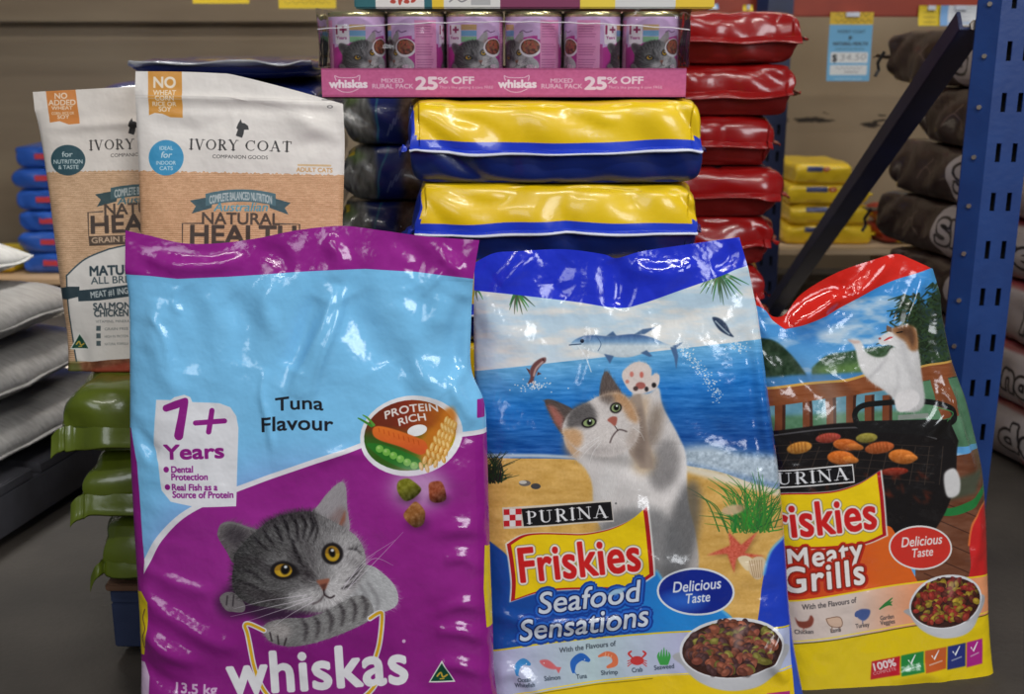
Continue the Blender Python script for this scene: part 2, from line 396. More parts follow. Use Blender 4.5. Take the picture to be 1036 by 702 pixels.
# ------------------------------------------------------------------ standing bags
def resample(pts, n, smooth=True):
    p = spl(pts, 10, False) if smooth and len(pts) > 2 else np.asarray(pts, float)
    d = np.concatenate([[0], np.cumsum(np.linalg.norm(np.diff(p, axis=0), axis=1))]); t = np.linspace(0, d[-1], n)
    return np.stack([np.interp(t, d, p[:, 0]), np.interp(t, d, p[:, 1])], 1)
def seg_dist(P, line):
    """distance of points P (...,2) to polyline and the parameter 0-1 along it"""
    best = np.full(P.shape[:-1], 1e9); par = np.zeros(P.shape[:-1]); line = np.asarray(line, float); k = len(line) - 1
    for i in range(k):
        a, b = line[i], line[i + 1]; ab = b - a; t = np.clip(((P - a) @ ab) / max(ab @ ab, 1e-9), 0, 1)
        d = np.linalg.norm(P - a - t[..., None] * ab, axis=-1); c = d < best; best[c] = d[c]; par[c] = ((i + t) / k)[c]
    return best, par
def standing_bag(name, cv, mats, Y0, lean, L, R, B, T, thick, creases=(), nu=130, nv=170, seal=.93, yaw=0, z0=0.0, lump=.004, lumpcell=30,
                 sag=0.0, pexp=5.0, seed=1, loc=None, neck=.12, fine=0.0, fcell=9, topfree=1.0, bulge=0.0):
    """a filled bag leaning back. The outline L, R (bottom to top), B, T (left to right) is read on its leaning front plane;
    the body goes back from that plane by thick; print UV follows the flat front panel."""
    n = np.array([math.sin(yaw) * math.cos(lean), -math.cos(yaw) * math.cos(lean), math.sin(lean)]); p0 = np.array([0, Y0, z0])
    ex = np.array([math.cos(yaw), math.sin(yaw), 0]); ez = np.cross(ex, -n); ez = ez if ez[2] > 0 else -ez
    nu1, nv1 = nu + 1, nv + 1
    l, r = resample(L, nv1), resample(R, nv1); b, t = resample(B, nu1), resample(T, nu1)
    u = np.linspace(0, 1, nu1)[None, :, None]; v = np.linspace(0, 1, nv1)[:, None, None]
    P = (1 - u) * l[:, None] + u * r[:, None] + (1 - v) * b[None] + v * t[None] \
        - ((1 - u) * (1 - v) * b[0] + u * (1 - v) * b[-1] + (1 - u) * v * t[0] + u * v * t[-1])
    base = on_plane(P, p0, n); uv = cv.uv(P); u, v = u[..., 0], v[..., 0]; s = 2 * u - 1
    prof = np.clip(1 - np.abs(s) ** pexp, 0, 1) ** (1 / 2.2)
    Tv = thick * np.clip(1 - np.clip((v - (1 - neck * 4)) / (neck * 4), 0, 1) ** 2.0, 0, 1) * (0.45 + .55 * np.clip(v / .14, 0, 1) ** .6)
    Tv = Tv * np.clip((seal - v) / .05, 0, 1) ** .5 + .0012
    env = np.clip((1 - np.abs(s)) / .10, 0, 1) * .75 + .25
    Fz = -Tv * .3 * (1 - prof) + bulge * (1 - s ** 2) * np.sin(np.pi * np.clip(v, 0, 1))
    W_ = np.zeros(P.shape[:2])
    K = 1.0; h, w = P.shape[:2]
    W_ += (vnoise(h, w, (lumpcell, lumpcell), seed, 3) - .5) * 2 * lump
    if fine: W_ += (vnoise(h, w, (fcell * .7, fcell * 2.2), seed + 5, 2) - .5) * 2 * fine * (.22 + .9 * np.clip((np.abs(s) - .55) / .3, 0, 1))
    for c in creases:
        pts, amp, wd = c[:3]; d, q = seg_dist(P, spl(pts, 6, False) if len(pts) > 2 else pts)
        W_ += amp * np.exp(-(d / wd) ** 2) * (np.sin(np.pi * np.clip(q, .02, .98)) ** .5)
    Fz = Fz + W_ * env - sag * v ** 2
    front = base + n * Fz[..., None]
    back = base + n * (Fz - Tv * prof * (1 + .0 * v))[..., None]
    # parent at the foot of the bag
    foot = base[0].mean(0); foot[2] = z0
    e = empty(name, tuple(foot)); off = -foot
    verts = np.concatenate([front.reshape(-1, 3), back.reshape(-1, 3)]) + off
    nf = nu1 * nv1; uvs = np.concatenate([uv.reshape(-1, 2)] * 2); k = int(seal * nv)
    def sheet(i0, i1):
        f, m = [], []
        for i in range(i0, i1):
            for j in range(nu):
                a = i * nu1 + j; f.append((a, a + 1, a + nu1 + 1, a + nu1)); m.append(0)
                a += nf; f.append((a, a + nu1, a + nu1 + 1, a + 1)); m.append(1)
        return f, m
    f, m = sheet(0, k)
    for j in range(nu): f.append((j, nf + j, nf + j + 1, j + 1)); m.append(1)
    def part(nm, f, m):
        ids = sorted({i for q in f for i in q}); mp = {o: i for i, o in enumerate(ids)}
        return mesh_obj(nm, verts[ids], [[mp[i] for i in q] for q in f], mats, e, uv=uvs[ids], fmat=m)
    body = part('bag_body', f, m)
    f, m = sheet(k, nv); ts = part('top_seal', f, m)
    return e, body, ts
# ------------------------------------------------------------------ print of the purple and blue cat food bag
def cat_grey(c, ox=0, oy=0, S=1.0, hair=1.0):
    """grey tabby with its chin on its paws"""
    g = lambda pts: [(ox + (x - 300) * S, oy + (y - 570) * S) for x, y in pts]
    A = lambda x, y: np.degrees(np.arctan2((y - oy) / S + 570 - 592, (x - ox) / S + 300 - 328))
    nh = lambda n: int(n * hair)
    c.poly(g([(226, 596), (250, 585), (340, 610), (300, 628), (272, 634), (250, 622)]), (44, 28, 48), .9, 5 * S)
    body = g([(345, 575), (372, 572), (386, 579), (399, 592), (403, 606), (398, 615), (380, 622), (350, 632), (335, 610)])
    bm_ = c.poly(body, lambda X, Y: np.stack([158 + (X - ox) / S * .3] * 2 + [160 + (X - ox) / S * .3], -1), smooth=True); c.mottle(16, 2 * S + .3, 63, bm_)
    c.fur(body, nh(2600), lambda x, y: 30 + 0 * x, 5 * S, None, 30, .5, .5, 3)
    for x in (352, 362, 372): c.line(g([(x, 590), (x + 9, 604), (x + 10, 618)]), 3.2 * S, (108, 104, 108), .45, 1.2 * S)
    paw2 = g([(222, 606), (227, 600), (234, 599), (241, 602), (248, 612), (246, 619), (236, 619), (228, 617)])
    c.ell(*g([(236, 612)])[0], 19 * S, 14 * S, (50, 20, 52), 10, .7, 4 * S); c.poly(paw2, (118, 112, 114), smooth=True); c.fur(paw2, nh(350), lambda x, y: 200 + 0 * x, 3 * S, None, 22, .5, .5, 4)
    for q in ((230, 603, 229, 612), (236.5, 602, 235.5, 613)): c.line(g([(q[0], q[1]), (q[2], q[3])]), 1.4 * S, (40, 34, 40), .8, .4 * S)
    head = g([(237, 570), (238, 560), (250, 545), (262, 535), (272, 527), (289, 520.5), (303, 518), (316, 518), (330, 524), (352, 536), (363, 546), (369, 560), (369, 575),
              (362, 592), (350, 606), (338, 616), (325, 619), (305, 617), (285, 616), (262, 613), (247, 608), (237, 598), (235, 584)])
    le = g([(221, 544), (220.5, 537), (224.5, 529.5), (234, 527.5), (247, 531.5), (264, 539), (250, 556), (238, 570), (229, 557)])
    re = g([(314, 523), (322, 511), (332, 498), (344.5, 487.5), (350, 493), (351, 512), (353, 537), (335, 540)])
    def shade(X, Y):
        t = np.clip(((X - ox) / S + 300 - 238) / 125, 0, 1); v = 56 + 104 * t ** 1.2; v = v - 20 * np.clip((540 - ((Y - oy) / S + 570)) / 25, 0, 1)
        return np.stack([v, v * .975, v * .985], -1)
    c.poly(re, (158, 152, 156), smooth=True); c.fur(re, nh(1500), lambda x, y: -60 + 0 * x, 5 * S, None, 16, .5, .3, 5)
    c.poly(g([(331, 527), (344, 512), (349, 514), (350, 532), (340, 540)]), (126, 92, 88), .5, 2.5 * S)
    c.line(g([(342, 535), (347, 526), (349, 517)]), [3 * S, 4 * S, 1 * S], (150, 78, 52), .7, 1 * S)
    lm_ = c.poly(le, (104, 98, 100), smooth=True); c.mottle(18, 3 * S, 65, lm_); c.poly(g([(225, 543), (230, 533), (243, 534), (251, 542), (240, 556)]), (60, 54, 60), .8, 3 * S)
    c.fur(le, nh(1300), lambda x, y: -40 + 0 * x, 6 * S, None, 20, .5, .35, 6)
    c.line(g([(221, 541), (224, 531), (234, 528.5), (248, 532.5), (262, 538.5)]), 1.8 * S, (150, 146, 148), .55, .6 * S)
    hm = c.poly(head, shade, smooth=True)
    # cheeks, muzzle, chin
    for x, y, rx, ry, v, a in ((309, 604, 17, 10, 186, .85), (341, 597, 14, 12, 206, .9), (329, 612, 15, 6, 210, .85), (348, 572, 17, 18, 190, .7), (352, 548, 9, 8, 186, .6), (322, 578, 7, 14, 150, .5),
                               (262, 590, 18, 12, 108, .5), (281, 566, 14, 4, 150, .45), (336, 547, 10, 4, 178, .5)):
        c.ell(*g([(x, y)])[0], rx * S, ry * S, (v, v * .98, v * .985), -15, a, 4 * S)
    c.ell(*g([(312, 583)])[0], 10 * S, 6 * S, (62, 56, 58), 30, .75, 4 * S); c.ell(*g([(271, 603)])[0], 20 * S, 6 * S, (74, 68, 72), 12, .5, 4 * S)
    for pts, w, a in (([(238, 572), (252, 566), (268, 572), (276, 584)], 7, .5), ([(240, 592), (256, 600), (278, 606)], 7, .5), ([(296, 560), (306, 572), (314, 584)], 8, .55), ([(268, 530), (290, 524), (314, 522)], 9, .5), ([(300, 540), (312, 556), (318, 572)], 5, .4), ([(300, 616), (318, 618), (334, 618)], 4, .6), ([(350, 566), (362, 572), (366, 582)], 5, .3)): c.line(g(pts), w * S, (44, 38, 42), a, 2.5 * S)
    # tabby marks
    for pts, w in (([(284, 522), (290, 532), (293, 546)], 3), ([(293, 520), (300, 531), (301, 548)], 3), ([(302, 519), (309, 530), (306, 546)], 3), ([(311, 519), (317, 532), (311, 548)], 3),
                   ([(275, 527), (282, 538), (286, 550)], 3), ([(266, 535), (273, 545), (279, 554)], 2.4), ([(258, 543), (264, 550), (272, 557)], 2.2), ([(296, 547), (300, 560), (307, 575)], 3),
                   ([(318, 524), (321, 536), (317, 552)], 2), ([(246, 576), (258, 580), (270, 590)], 2.6), ([(243, 588), (256, 592), (270, 600)], 2.6), ([(350, 588), (358, 582), (366, 570)], 2), ([(345, 596), (356, 590), (364, 582)], 1.8),
                   ([(352, 556), (360, 556), (366, 562)], 1.8)):
        c.line(g(pts), [.8 * w * S, 1.2 * w * S, .3 * w * S], (26, 22, 26), .9, .6 * S)
    c.fur((hm[0], hm[1]), nh(11000), A, 6 * S, None, 36, .5, .3, 8)
    c.fur(g([(262, 536), (289, 519), (318, 517), (316, 524), (289, 528), (266, 541)]), nh(500), lambda x, y: -100 + 0 * x, 5 * S, (70, 64, 68), 20, .5, .4, 9)
    c.mottle(15, 1.6 * S + .4, 61, hm); c.mottle(9, .8 * S + .4, 62, hm)
    # eyes
    for ex, ey, rx, ry, rot, px in ((286.5, 577, 10.5, 7.6, 6, 2.5), (336, 560.5, 8.6, 9.4, -20, -.5)):
        X, Y = g([(ex, ey)])[0]
        c.ell(X, Y, (rx + 2.4) * S, (ry + 1.8) * S, (26, 22, 24), rot, .95, .7 * S)
        if px > 0: c.poly(g([(291, 571), (300, 573), (304, 581), (297, 585), (291, 584)]), (26, 22, 24), .9, 1.2 * S)
        c.ell(X, Y, rx * .84 * S, ry * .86 * S, lambda P, Q: np.stack([190 - 30 * (Q < Y), 148 - 30 * (Q < Y) + 0 * P, 34 + 0 * P], -1).astype(np.float32), rot, 1, .3 * S)
        c.ell(X + 1 * S, Y + 2.5 * S, rx * .5 * S, ry * .35 * S, (226, 190, 60), rot, .6, 1.5 * S)
        c.ell(X + px * .8 * S, Y - 1 * S, (4.6 if px > 0 else 3.2) * S, (5.2 if px > 0 else 5.0) * S, (16, 13, 13), rot, 1, .5 * S)
        c.ell(X + (px * .8 + .4) * S, Y - 3.4 * S, 1.7 * S, 1.5 * S, (225, 230, 235), 0, .95, .3 * S)
    # nose and mouth
    c.poly(g([(320, 588), (326, 586.5), (333, 586), (331, 592), (327.5, 598), (324, 593)]), (150, 92, 72), 1, .5 * S, True); c.poly(g([(323, 592), (331, 590), (328, 598)]), (84, 48, 42), .8, .8 * S)
    c.line(g([(327.5, 597), (328.5, 602), (334, 605), (338, 603)]), 1.7 * S, (48, 36, 40), .9, .4 * S); c.line(g([(328.5, 601), (323, 608), (316, 611)]), 1.5 * S, (58, 44, 48), .8, .5 * S)
    # front arm with bands and toes
    arm = g([(265.5, 638), (268, 632), (275, 628.5), (292, 625), (312, 624), (330, 618), (345, 610), (360, 603), (372, 606), (378, 618), (374, 627), (358, 636), (332, 646), (305, 652), (286, 652.5), (272, 648)])
    am = c.poly(arm, lambda X, Y: np.stack([122 + .28 * ((X - ox) / S) + 0 * Y] * 3, -1) + np.array([0, -2, -2]), smooth=True)
    for x, y in ((308, 634), (320, 631), (333, 626), (345, 620), (357, 615), (368, 612)): c.line(g([(x - 2, y - 9), (x + 3, y), (x + 1, y + 13)]), [2 * S, 4.6 * S, 2 * S], (46, 40, 44), .75, 1.0 * S)
    c.ell(*g([(282, 638)])[0], 15 * S, 9 * S, (176, 168, 166), 0, .7, 3 * S); c.mottle(18, 2 * S + .3, 64, am)
    c.fur((am[0], am[1]), nh(4200), lambda x, y: 165 + 0 * x, 4.5 * S, None, 30, .5, .5, 12)
    for q in ((273, 640, 275, 648), (281, 643, 282, 651), (290, 645, 288, 652)): c.line(g([(q[0], q[1]), (q[2], q[3])]), 1.7 * S, (44, 36, 40), .85, .4 * S)
    for pts in ([(316, 604), (275, 614), (233, 624)], [(314, 606), (282, 618), (246, 630)], [(318, 608), (296, 620), (276, 634)], [(310, 602), (268, 608), (236, 616)], [(347, 596), (368, 568), (400, 546)],
                [(350, 598), (378, 570), (408, 538)], [(352, 596), (376, 566), (398, 572)], [(348, 592), (364, 575), (380, 560)]):
        c.line(g(pts), [.8 * S, .6 * S, .25 * S], (214, 205, 214), .75)
def tri_badge(c, x, y, w, rot=0):
    """green triangle badge with a gold mark"""
    h = w * .9; c.poly([(x, y - h), (x + w / 2 + 1.5, y + 1), (x - w / 2 - 1.5, y + 1)], (226, 228, 220)); c.poly([(x, y - h + 2.5), (x + w / 2 - .5, y - .3), (x - w / 2 + .5, y - .3)], (14, 74, 54))
    c.line([(x - w * .2, y - h * .25), (x - w * .05, y - h * .42), (x + w * .04, y - h * .2), (x + w * .22, y - h * .3)], w * .07, (206, 170, 60)); c.line([(x - w * .08, y - h * .12), (x + w * .08, y - h * .12)], w * .05, (206, 170, 60))
def kibble(c, x, y, r, col, seed):
    r_ = np.random.default_rng(seed); p = [(x + r * (1 + .15 * r_.normal()) * math.cos(a), y + r * 1.08 * (1 + .12 * r_.normal()) * math.sin(a)) for a in np.linspace(0, 6.28, 9)[:-1]]
    c.ell(x + r * .2, y + r * .75, r * 1.1, r * .6, (60, 20, 58), 0, .55, r * .35)
    mb = c.poly(p, lambda X, Y: np.array(col, np.float32) * np.clip(1.12 - .5 * ((X - x) * .5 + (Y - y)) / r, .55, 1.25)[..., None], 1, .3, True); c.mottle(34, r * .3, seed, mb)
def art_tuna():
    c = Canvas(110, 215, 515, 800, 3.0, (128, 200, 246))
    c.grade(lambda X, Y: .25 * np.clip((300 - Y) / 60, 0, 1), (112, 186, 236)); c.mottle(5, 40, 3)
    PUR = (146, 34, 134)
    sw = [(100, 640), (134, 590), (146, 570), (160, 546), (184, 522), (215, 505), (250, 491), (300, 473), (345, 458), (382, 446), (430, 441), (470, 441), (520, 436)]
    c.poly(list(spl(sw, 6, False)) + [(520, 800), (100, 800)], PUR); m = c.cover([np.array(list(spl(sw, 6, False)) + [(520, 800), (100, 800)])])
    c.mottle(7, 30, 5, m)
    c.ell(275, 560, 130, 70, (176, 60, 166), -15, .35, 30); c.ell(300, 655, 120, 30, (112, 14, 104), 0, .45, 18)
    c.line(sw[1:], [8, 6, 5, 5, 5], (232, 230, 236))
    c.poly([(110, 432), (127, 436), (134, 470), (140, 540), (143, 572), (138, 640), (110, 640)], PUR)
    c.poly([(480, 446), (515, 440), (515, 800), (490, 800)], (144, 30, 134))
    # sealed head of the bag
    c.poly([(100, 210), (520, 210), (520, 286), (478, 282), (420, 275), (370, 272), (340, 273), (300, 275), (262, 278), (230, 280), (180, 282), (150, 279), (100, 276)], (150, 36, 140))
    c.mottle(8, 14, 8, c.cover([np.array([(100, 210), (520, 210), (520, 280), (100, 278)])]))
    # side panel marks at both edges
    c.poly([(120, 606), (139, 602), (147, 612), (146, 640), (141, 668), (120, 672)], (222, 196, 30)); c.line([(142, 660), (140, 650), (143, 640), (140, 630), (143, 620)], 1.2, (90, 50, 60), .8)
    c.poly([(498, 560), (490, 556), (489, 600), (492, 640), (500, 640)], (222, 196, 30)); c.poly([(141, 676), (147, 690), (146, 800), (120, 800), (120, 676)], (215, 212, 220), .8)
    c.text('1', (483, 424), (489, 424), 17, (150, 36, 140), .03); c.text('x', (480, 375), (490, 371), 8, (30, 40, 60), .03)
    # age box
    c.poly([(157, 405), (172, 405), (176, 402), (186, 399.5), (192, 402), (194, 407), (222, 408), (233, 412), (239, 421), (241, 433), (239, 512), (200, 513), (172, 508), (162, 497), (159, 470), (153, 452)], (230, 230, 235))
    c.line([(167, 413.5), (178, 409.5), (187, 405.5)], [7, 8, 6], PUR, smooth=False); c.line([(186, 407), (183.5, 424), (180.5, 441)], [8, 8.5, 9.5], PUR, smooth=False)
    c.line([(197.5, 428), (227, 426)], 5.2, PUR); c.line([(214, 415.5), (211, 437)], 5.4, PUR)
    c.text('Years', (165, 465), (226, 463), 14, PUR, .035)
    c.ell(167.5, 475.5, 2.9, 3, PUR); c.ell(168.5, 493.5, 2.9, 3, PUR)
    for t, x0, x1, y in (('Dental', 173, 195, 478.5), ('Protection', 173, 210, 486), ('Real Fish as a', 173.5, 220, 496.5), ('Source of Protein', 174, 236, 504)): c.text(t, (x0, y), (x1, y - .6), 6.3, (146, 40, 140), .03)
    c.text('Tuna', (279, 416), (327, 415), 13, (32, 36, 44), .018, bend=2); c.text('Flavour', (265, 437), (337, 436), 14, (32, 36, 44), .018, bend=2)
    # protein oval
    c.ell(416, 441, 52, 40.5, (235, 234, 238), -8); c.poly(ell(414.5, 440.5, 46.5, 35.5, -8), lambda X, Y: np.stack([118 + 70 * np.clip((X - 395) / 60, 0, 1) - 60 * np.clip((Y - 432 - (X - 380) * .1) / 12, 0, 1) * (X < 432), 48 + 70 * np.clip((X - 410) / 50, 0, 1) + 50 * np.clip((Y - 430) / 16, 0, 1), 30 + 0 * X], -1))
    c.poly([(420, 450), (444, 426), (450, 414), (458, 412), (462, 420), (460, 440), (448, 462), (428, 470)], (204, 118, 34), .9, 2)
    c.text('PROTEIN', (390, 424), (443, 416.5), 7.4, (238, 232, 228), .02, bend=3.2, sp=1.05); c.text('RICH', (404, 431), (431, 425.5), 7.0, (238, 232, 228), .02, bend=1.6)
    c.ell(422, 435.5, 10, 5.6, (240, 240, 242), -12)
    c.line([(376, 431), (366, 425), (362, 423)], [3, 2, 1], (70, 140, 50)); c.line([(378, 430), (372, 423), (367, 420)], [3, 2, 1], (96, 160, 60))
    c.poly([(377, 434), (383, 431), (398, 434), (418, 441), (430, 447), (432, 456), (424, 460), (405, 452), (386, 446), (378, 441)], lambda X, Y: np.stack([236 - .8 * (Y - 432), 112 - 1.2 * (Y - 440), 44 + 0 * X], -1), 1, .4, True)
    for i in range(9): c.line([(383 + i * 5, 433 + i * 1.6), (384 + i * 5, 437 + i * 1.7)], .8, (186, 70, 20), .7)
    c.poly([(371, 449), (384, 449), (404, 455), (420, 462), (426, 468), (424, 475), (408, 474), (390, 466), (378, 457)], (46, 120, 40), 1, .3, True)
    for i in range(6): c.ell(384 + i * 7, 454 + i * 3.4, 3.9, 3.8, (120, 186, 76)); c.ell(383 + i * 7, 452.8 + i * 3.4, 1.5, 1.4, (190, 224, 140), 0, .8, .5)
    for k in range(4):
        for i in range(9):
            x = 426 + i * 3.6 + k * 6.0 - i * k * .45; y = 472 - i * 6.6 + k * 2;
            if (x - 416) ** 2 / 47 ** 2 + (y - 441) ** 2 / 38 ** 2 < 1.0:
                c.ell(x, y, 2.2, 4.6, (222, 168, 84), 25 + (i % 2) * 30 - 40, 1); c.ell(x - .5, y - .7, 1, 2.8, (244, 208, 138), 25 + (i % 2) * 30 - 40, .9); c.line([(x + 1.5, y + 4), (x + 2, y)], .5, (150, 90, 30), .7)
    # croquettes on a glow
    c.ell(424, 494, 30, 22, (226, 210, 232), 0, .62, 9)
    kibble(c, 411.5, 495, 11.2, (98, 96, 26), 3); kibble(c, 441.5, 498.5, 10, (124, 62, 40), 4); kibble(c, 420.5, 521.5, 11, (128, 84, 46), 5)
    cat_grey(c, 300, 570)
    # logo outline and name
    for col, w in (((226, 222, 226), 5.6), ((222, 172, 34), 3)):
        c.line([(262, 690), (256, 672), (250, 642), (247.5, 633.5), (252, 631.5), (267, 638)], w, col); c.line([(374, 626), (384, 620), (386.5, 624), (384, 650), (379, 668)], w, col); c.line([(384, 684), (374, 700), (350, 716), (310, 722), (276, 708), (262, 690)], w, col)
    c.text('whiskas', (231, 703), (412, 690), 40, (232, 230, 234), .03, sp=1.06); c.ell(408.5, 649, 1.8, 1.8, (210, 170, 206))
    tri_badge(c, 447, 690, 24)
    c.text('13.5 kg', (176, 703), (219, 703), 9.5, (214, 180, 212), .03)
    c.poly([(232, 740), (300, 748), (400, 742), (400, 760), (232, 764)], (222, 196, 30), .9)
    return c
# ------------------------------------------------------------------ prints of the two seafood / grill bags
def bowl_print(c, cx, cy, rx, ry, rot, cols, depth, seed, n=230):
    """printed bowl of mixed dry food"""
    r = np.random.default_rng(seed)
    b = [tuple(ell(cx, cy, rx, ry, rot, 3, 0, 180)[0]), (cx + rx * .86, cy + depth * .45 + ry * .1), (cx + rx * .5, cy + depth * .9), (cx - rx * .1, cy + depth), (cx - rx * .62, cy + depth * .8), (cx - rx * .93, cy + depth * .35 + ry * .1), tuple(ell(cx, cy, rx, ry, rot, 3, 0, 180)[2])]
    c.poly(b, lambda X, Y: np.stack([214 - 40 * np.clip((X - cx) / rx, -1, 1) ** 2 - .4 * (Y - cy)] * 3, -1) + np.array([0, 0, 4]), 1, .4, True)
    c.ell(cx, cy, rx, ry, (222, 222, 226), rot); c.ell(cx, cy + ry * .03, rx * .95, ry * .93, (60, 34, 28), rot)
    P = []
    for _ in range(n * 3):
        a, q = r.random() * 6.283, math.sqrt(r.random()) * .85; P.append((q * rx * math.cos(a), q * ry * math.sin(a)))
        if len(P) >= n: break
    P.sort(key=lambda p: p[1]); cs, sn = math.cos(math.radians(rot)), math.sin(math.radians(rot))
    for x, y in P:
        X, Y = cx + x * cs - y * sn, cy + x * sn + y * cs; col = np.array(cols[r.integers(len(cols))], float) * (.66 + .36 * r.random()); R = rx * .075 * (.8 + .5 * r.random())
        c.ell(X + .5, Y + .9, R * 1.15, R * .9, (36, 18, 16), r.random() * 180, .55, .5); an = r.random() * 180
        c.ell(X, Y, R * 1.25, R * .85, col, an); c.ell(X - R * .25, Y - R * .3, R * .6, R * .35, np.clip(col * 1.3 + 18, 0, 255), an, .6, .5)
def flag_print(c, pts, name, p0, p1, ch):
    q = np.array(pts, float)
    cen = q.mean(0); grow = lambda k: cen + (q - cen) * (1 + k / np.linalg.norm(q - cen, axis=1).mean())
    c.poly(grow(3.2), (228, 226, 222), .95, .3); c.poly(grow(1.8), (176, 30, 34)); c.poly(grow(-1.6), (238, 204, 20))
    c.text(name, p0, p1, ch, (204, 34, 34), .02, outline=[(2.6, (140, 128, 96)), (1.9, (238, 232, 224))], sp=1.04)
def curve(*segs):
    out = []
    for s in segs: out += [tuple(p) for p in (spl(s, 6, False) if len(s) > 2 else s)]
    return out
def icon_fish(c, x, y, s, col, up=0, hook=False):
    if hook: c.line([(x - s * .75, y + s * .9), (x - s * .7, y), (x, y - s * .55), (x + s * .7, y - s * .25)], [s * .25, s * .7, s * .8, s * .4], col); c.poly([(x - s * .95, y + s * .7), (x - s * .4, y + s * 1.2), (x - s * .75, y + s * .6)], col)
    else:
        c.poly([(x - s, y - s * .5), (x - s * .2, y - s * .6), (x + s * .6, y + s * .1), (x + s * .2, y + s * .25), (x - s * .6, y)], col, 1, .2, True); c.poly([(x + s * .4, y), (x + s, y + s * .05), (x + s * .75, y + s * .65)], col)
    c.ell(x - s * .6 if not hook else x + s * .35, y - s * .3, .6, .6, (235, 240, 245))
def art_fish():
    c = Canvas(455, 225, 830, 740, 2.6, (206, 222, 234))
    def hz(X): return 375 - (X - 488) * .112
    c.grade(lambda X, Y: np.clip((hz(X) - Y) / 90, 0, 1) * .55, (150, 196, 226)); n = vnoise(c.h, c.w, (26, 90), 5, 4)
    c.a += (np.array((236, 232, 226), np.float32) - c.a) * np.clip((n - .38) * 3, 0, .85)[..., None]
    def sea(X, Y):
        t = np.clip((Y - hz(X)) / 100, 0, 1)[..., None]; a, b, d = np.array((112, 180, 226.)), np.array((40, 124, 206.)), np.array((22, 74, 150.))
        return np.where(t < .4, a + (b - a) * t / .4, b + (d - b) * (t - .4) / .6)
    m = c.poly([(440, hz(440)), (840, hz(840)), (840, 520), (440, 480)], sea); c.mottle(24, (2.6, 20), 9, m); c.mottle(13, (1.4, 9), 10, m)
    sand = curve([(440, 466), (500, 464), (560, 464), (600, 466)], [(690, 470), (730, 478), (770, 492), (835, 506)], [(835, 640), (440, 640)])
    m = c.poly(sand, (216, 170, 92)); c.mottle(18, (5, 16), 12, m); c.mottle(9, 2, 13, m)
    c.line([(485, 462), (540, 461), (600, 464)], 3.5, (222, 224, 222), .8, .8)
    fm = c.poly(curve([(688, 452), (720, 450), (750, 458), (800, 462)], [(835, 500), (790, 494), (750, 484), (690, 470)]), (196, 208, 216), .9, 4); c.mottle(38, 3, 14, c.cover([np.array([(690, 456), (830, 460), (830, 500), (690, 472)])]))
    c.poly([(690, 470), (740, 482), (800, 498), (800, 506), (730, 488), (690, 476)], (230, 226, 216), .8, 2)
    r = np.random.default_rng(3)
    for i in range(90):   # dune grass
        x = 488 + r.random() * 20; L = 8 + r.random() * 26; c.line([(x, 490 - r.random() * 8), (x + r.normal() * 3, 490 - L * .6), (x + r.normal() * 12, 490 - L)], [1.6, 1.1, .3], (20 + r.random() * 20, 34 + r.random() * 30, 30), .9)
    c.ell(531, 489, 6, 3, (110, 104, 100)); c.ell(542, 492, 5, 3, (70, 70, 72)); c.ell(529, 488, 4, 1.8, (200, 196, 186))
    def frond(x, y, a0, a1, n, L, seed):
        q = np.random.default_rng(seed)
        for a in np.linspace(a0, a1, n):
            l = L * (.65 + .5 * q.random()); t = math.radians(a + q.normal() * 3); c.line([(x + q.normal() * 2, y), (x + l * .5 * math.cos(t), y + l * .5 * math.sin(t)), (x + l * math.cos(t) + 2, y + l * math.sin(t) + 3)], [2.2, 2, .3], (48 + q.random() * 40, 86 + q.random() * 50, 66), .9)
    frond(728, 276, 18, 165, 17, 27, 4); frond(524, 296, 40, 140, 8, 18, 5); frond(482, 290, 60, 120, 3, 12, 6)
    # dune shell, sea grass, star, shells
    for i in range(120):
        x = 762 + r.normal() * 12; y = 532 + r.random() * 8; L = 18 + r.random() * 46; a = math.radians(-92 + r.normal() * 34)
        c.line([(x, y), (x + L * .45 * math.cos(a), y + L * .65 * math.sin(a)), (x + L * math.cos(a) * 1.15, y + L * .95 * math.sin(a))], [1.4, 1.1, .3], (36 + r.random() * 40, 96 + r.random() * 50, 50), .9)
    c.ell(741, 516, 11, 5, (206, 176, 140), -8, .9, .6); c.ell(750, 514, 5, 4, (150, 120, 90), 0, .6, 1)
    st = []
    for i in range(10):
        a = math.radians(-92 + 36 * i); R = (27, 8.5)[i % 2]; st.append((745 + R * math.cos(a) * 1.12, 558 + R * math.sin(a) * .9))
    st[0] = (737, 538); st[2] = (768, 538); st[4] = (776, 564); st[6] = (743, 580); st[8] = (715, 562)
    c.poly([(x + 2, y + 3) for x, y in st], (130, 92, 50), .5, 2); m = c.poly(st, (208, 94, 74), 1, .6); c.mottle(26, 1.4, 21, m)
    c.poly([(747, 565), (756, 563), (764, 569), (758, 578), (752, 574)], (226, 206, 170), 1, .3, True)
    m = c.poly([(758, 572), (764, 565), (773, 565), (777, 572), (773, 584), (766, 587), (759, 580)], (214, 190, 156), 1, .3, True)
    for i in range(6): c.line([(759 + i * 2.6, 568), (763 + i * 1.8, 585)], .8, (160, 124, 90), .8)
    # jumping fish
    big = [(577, 349), (583, 343), (596, 339), (616, 340), (640, 338), (658, 341), (672, 347), (684, 351), (683, 353), (670, 352), (655, 356), (638, 361), (622, 361), (604, 357), (590, 353), (582, 354)]
    m = c.poly(big, lambda X, Y: np.stack([np.interp(Y, [338, 345, 350, 360], v) for v in ((60, 120, 214, 196), (88, 160, 226, 208), (140, 200, 232, 216))], -1), 1, .4, True); c.mottle(14, 3, 22, m)
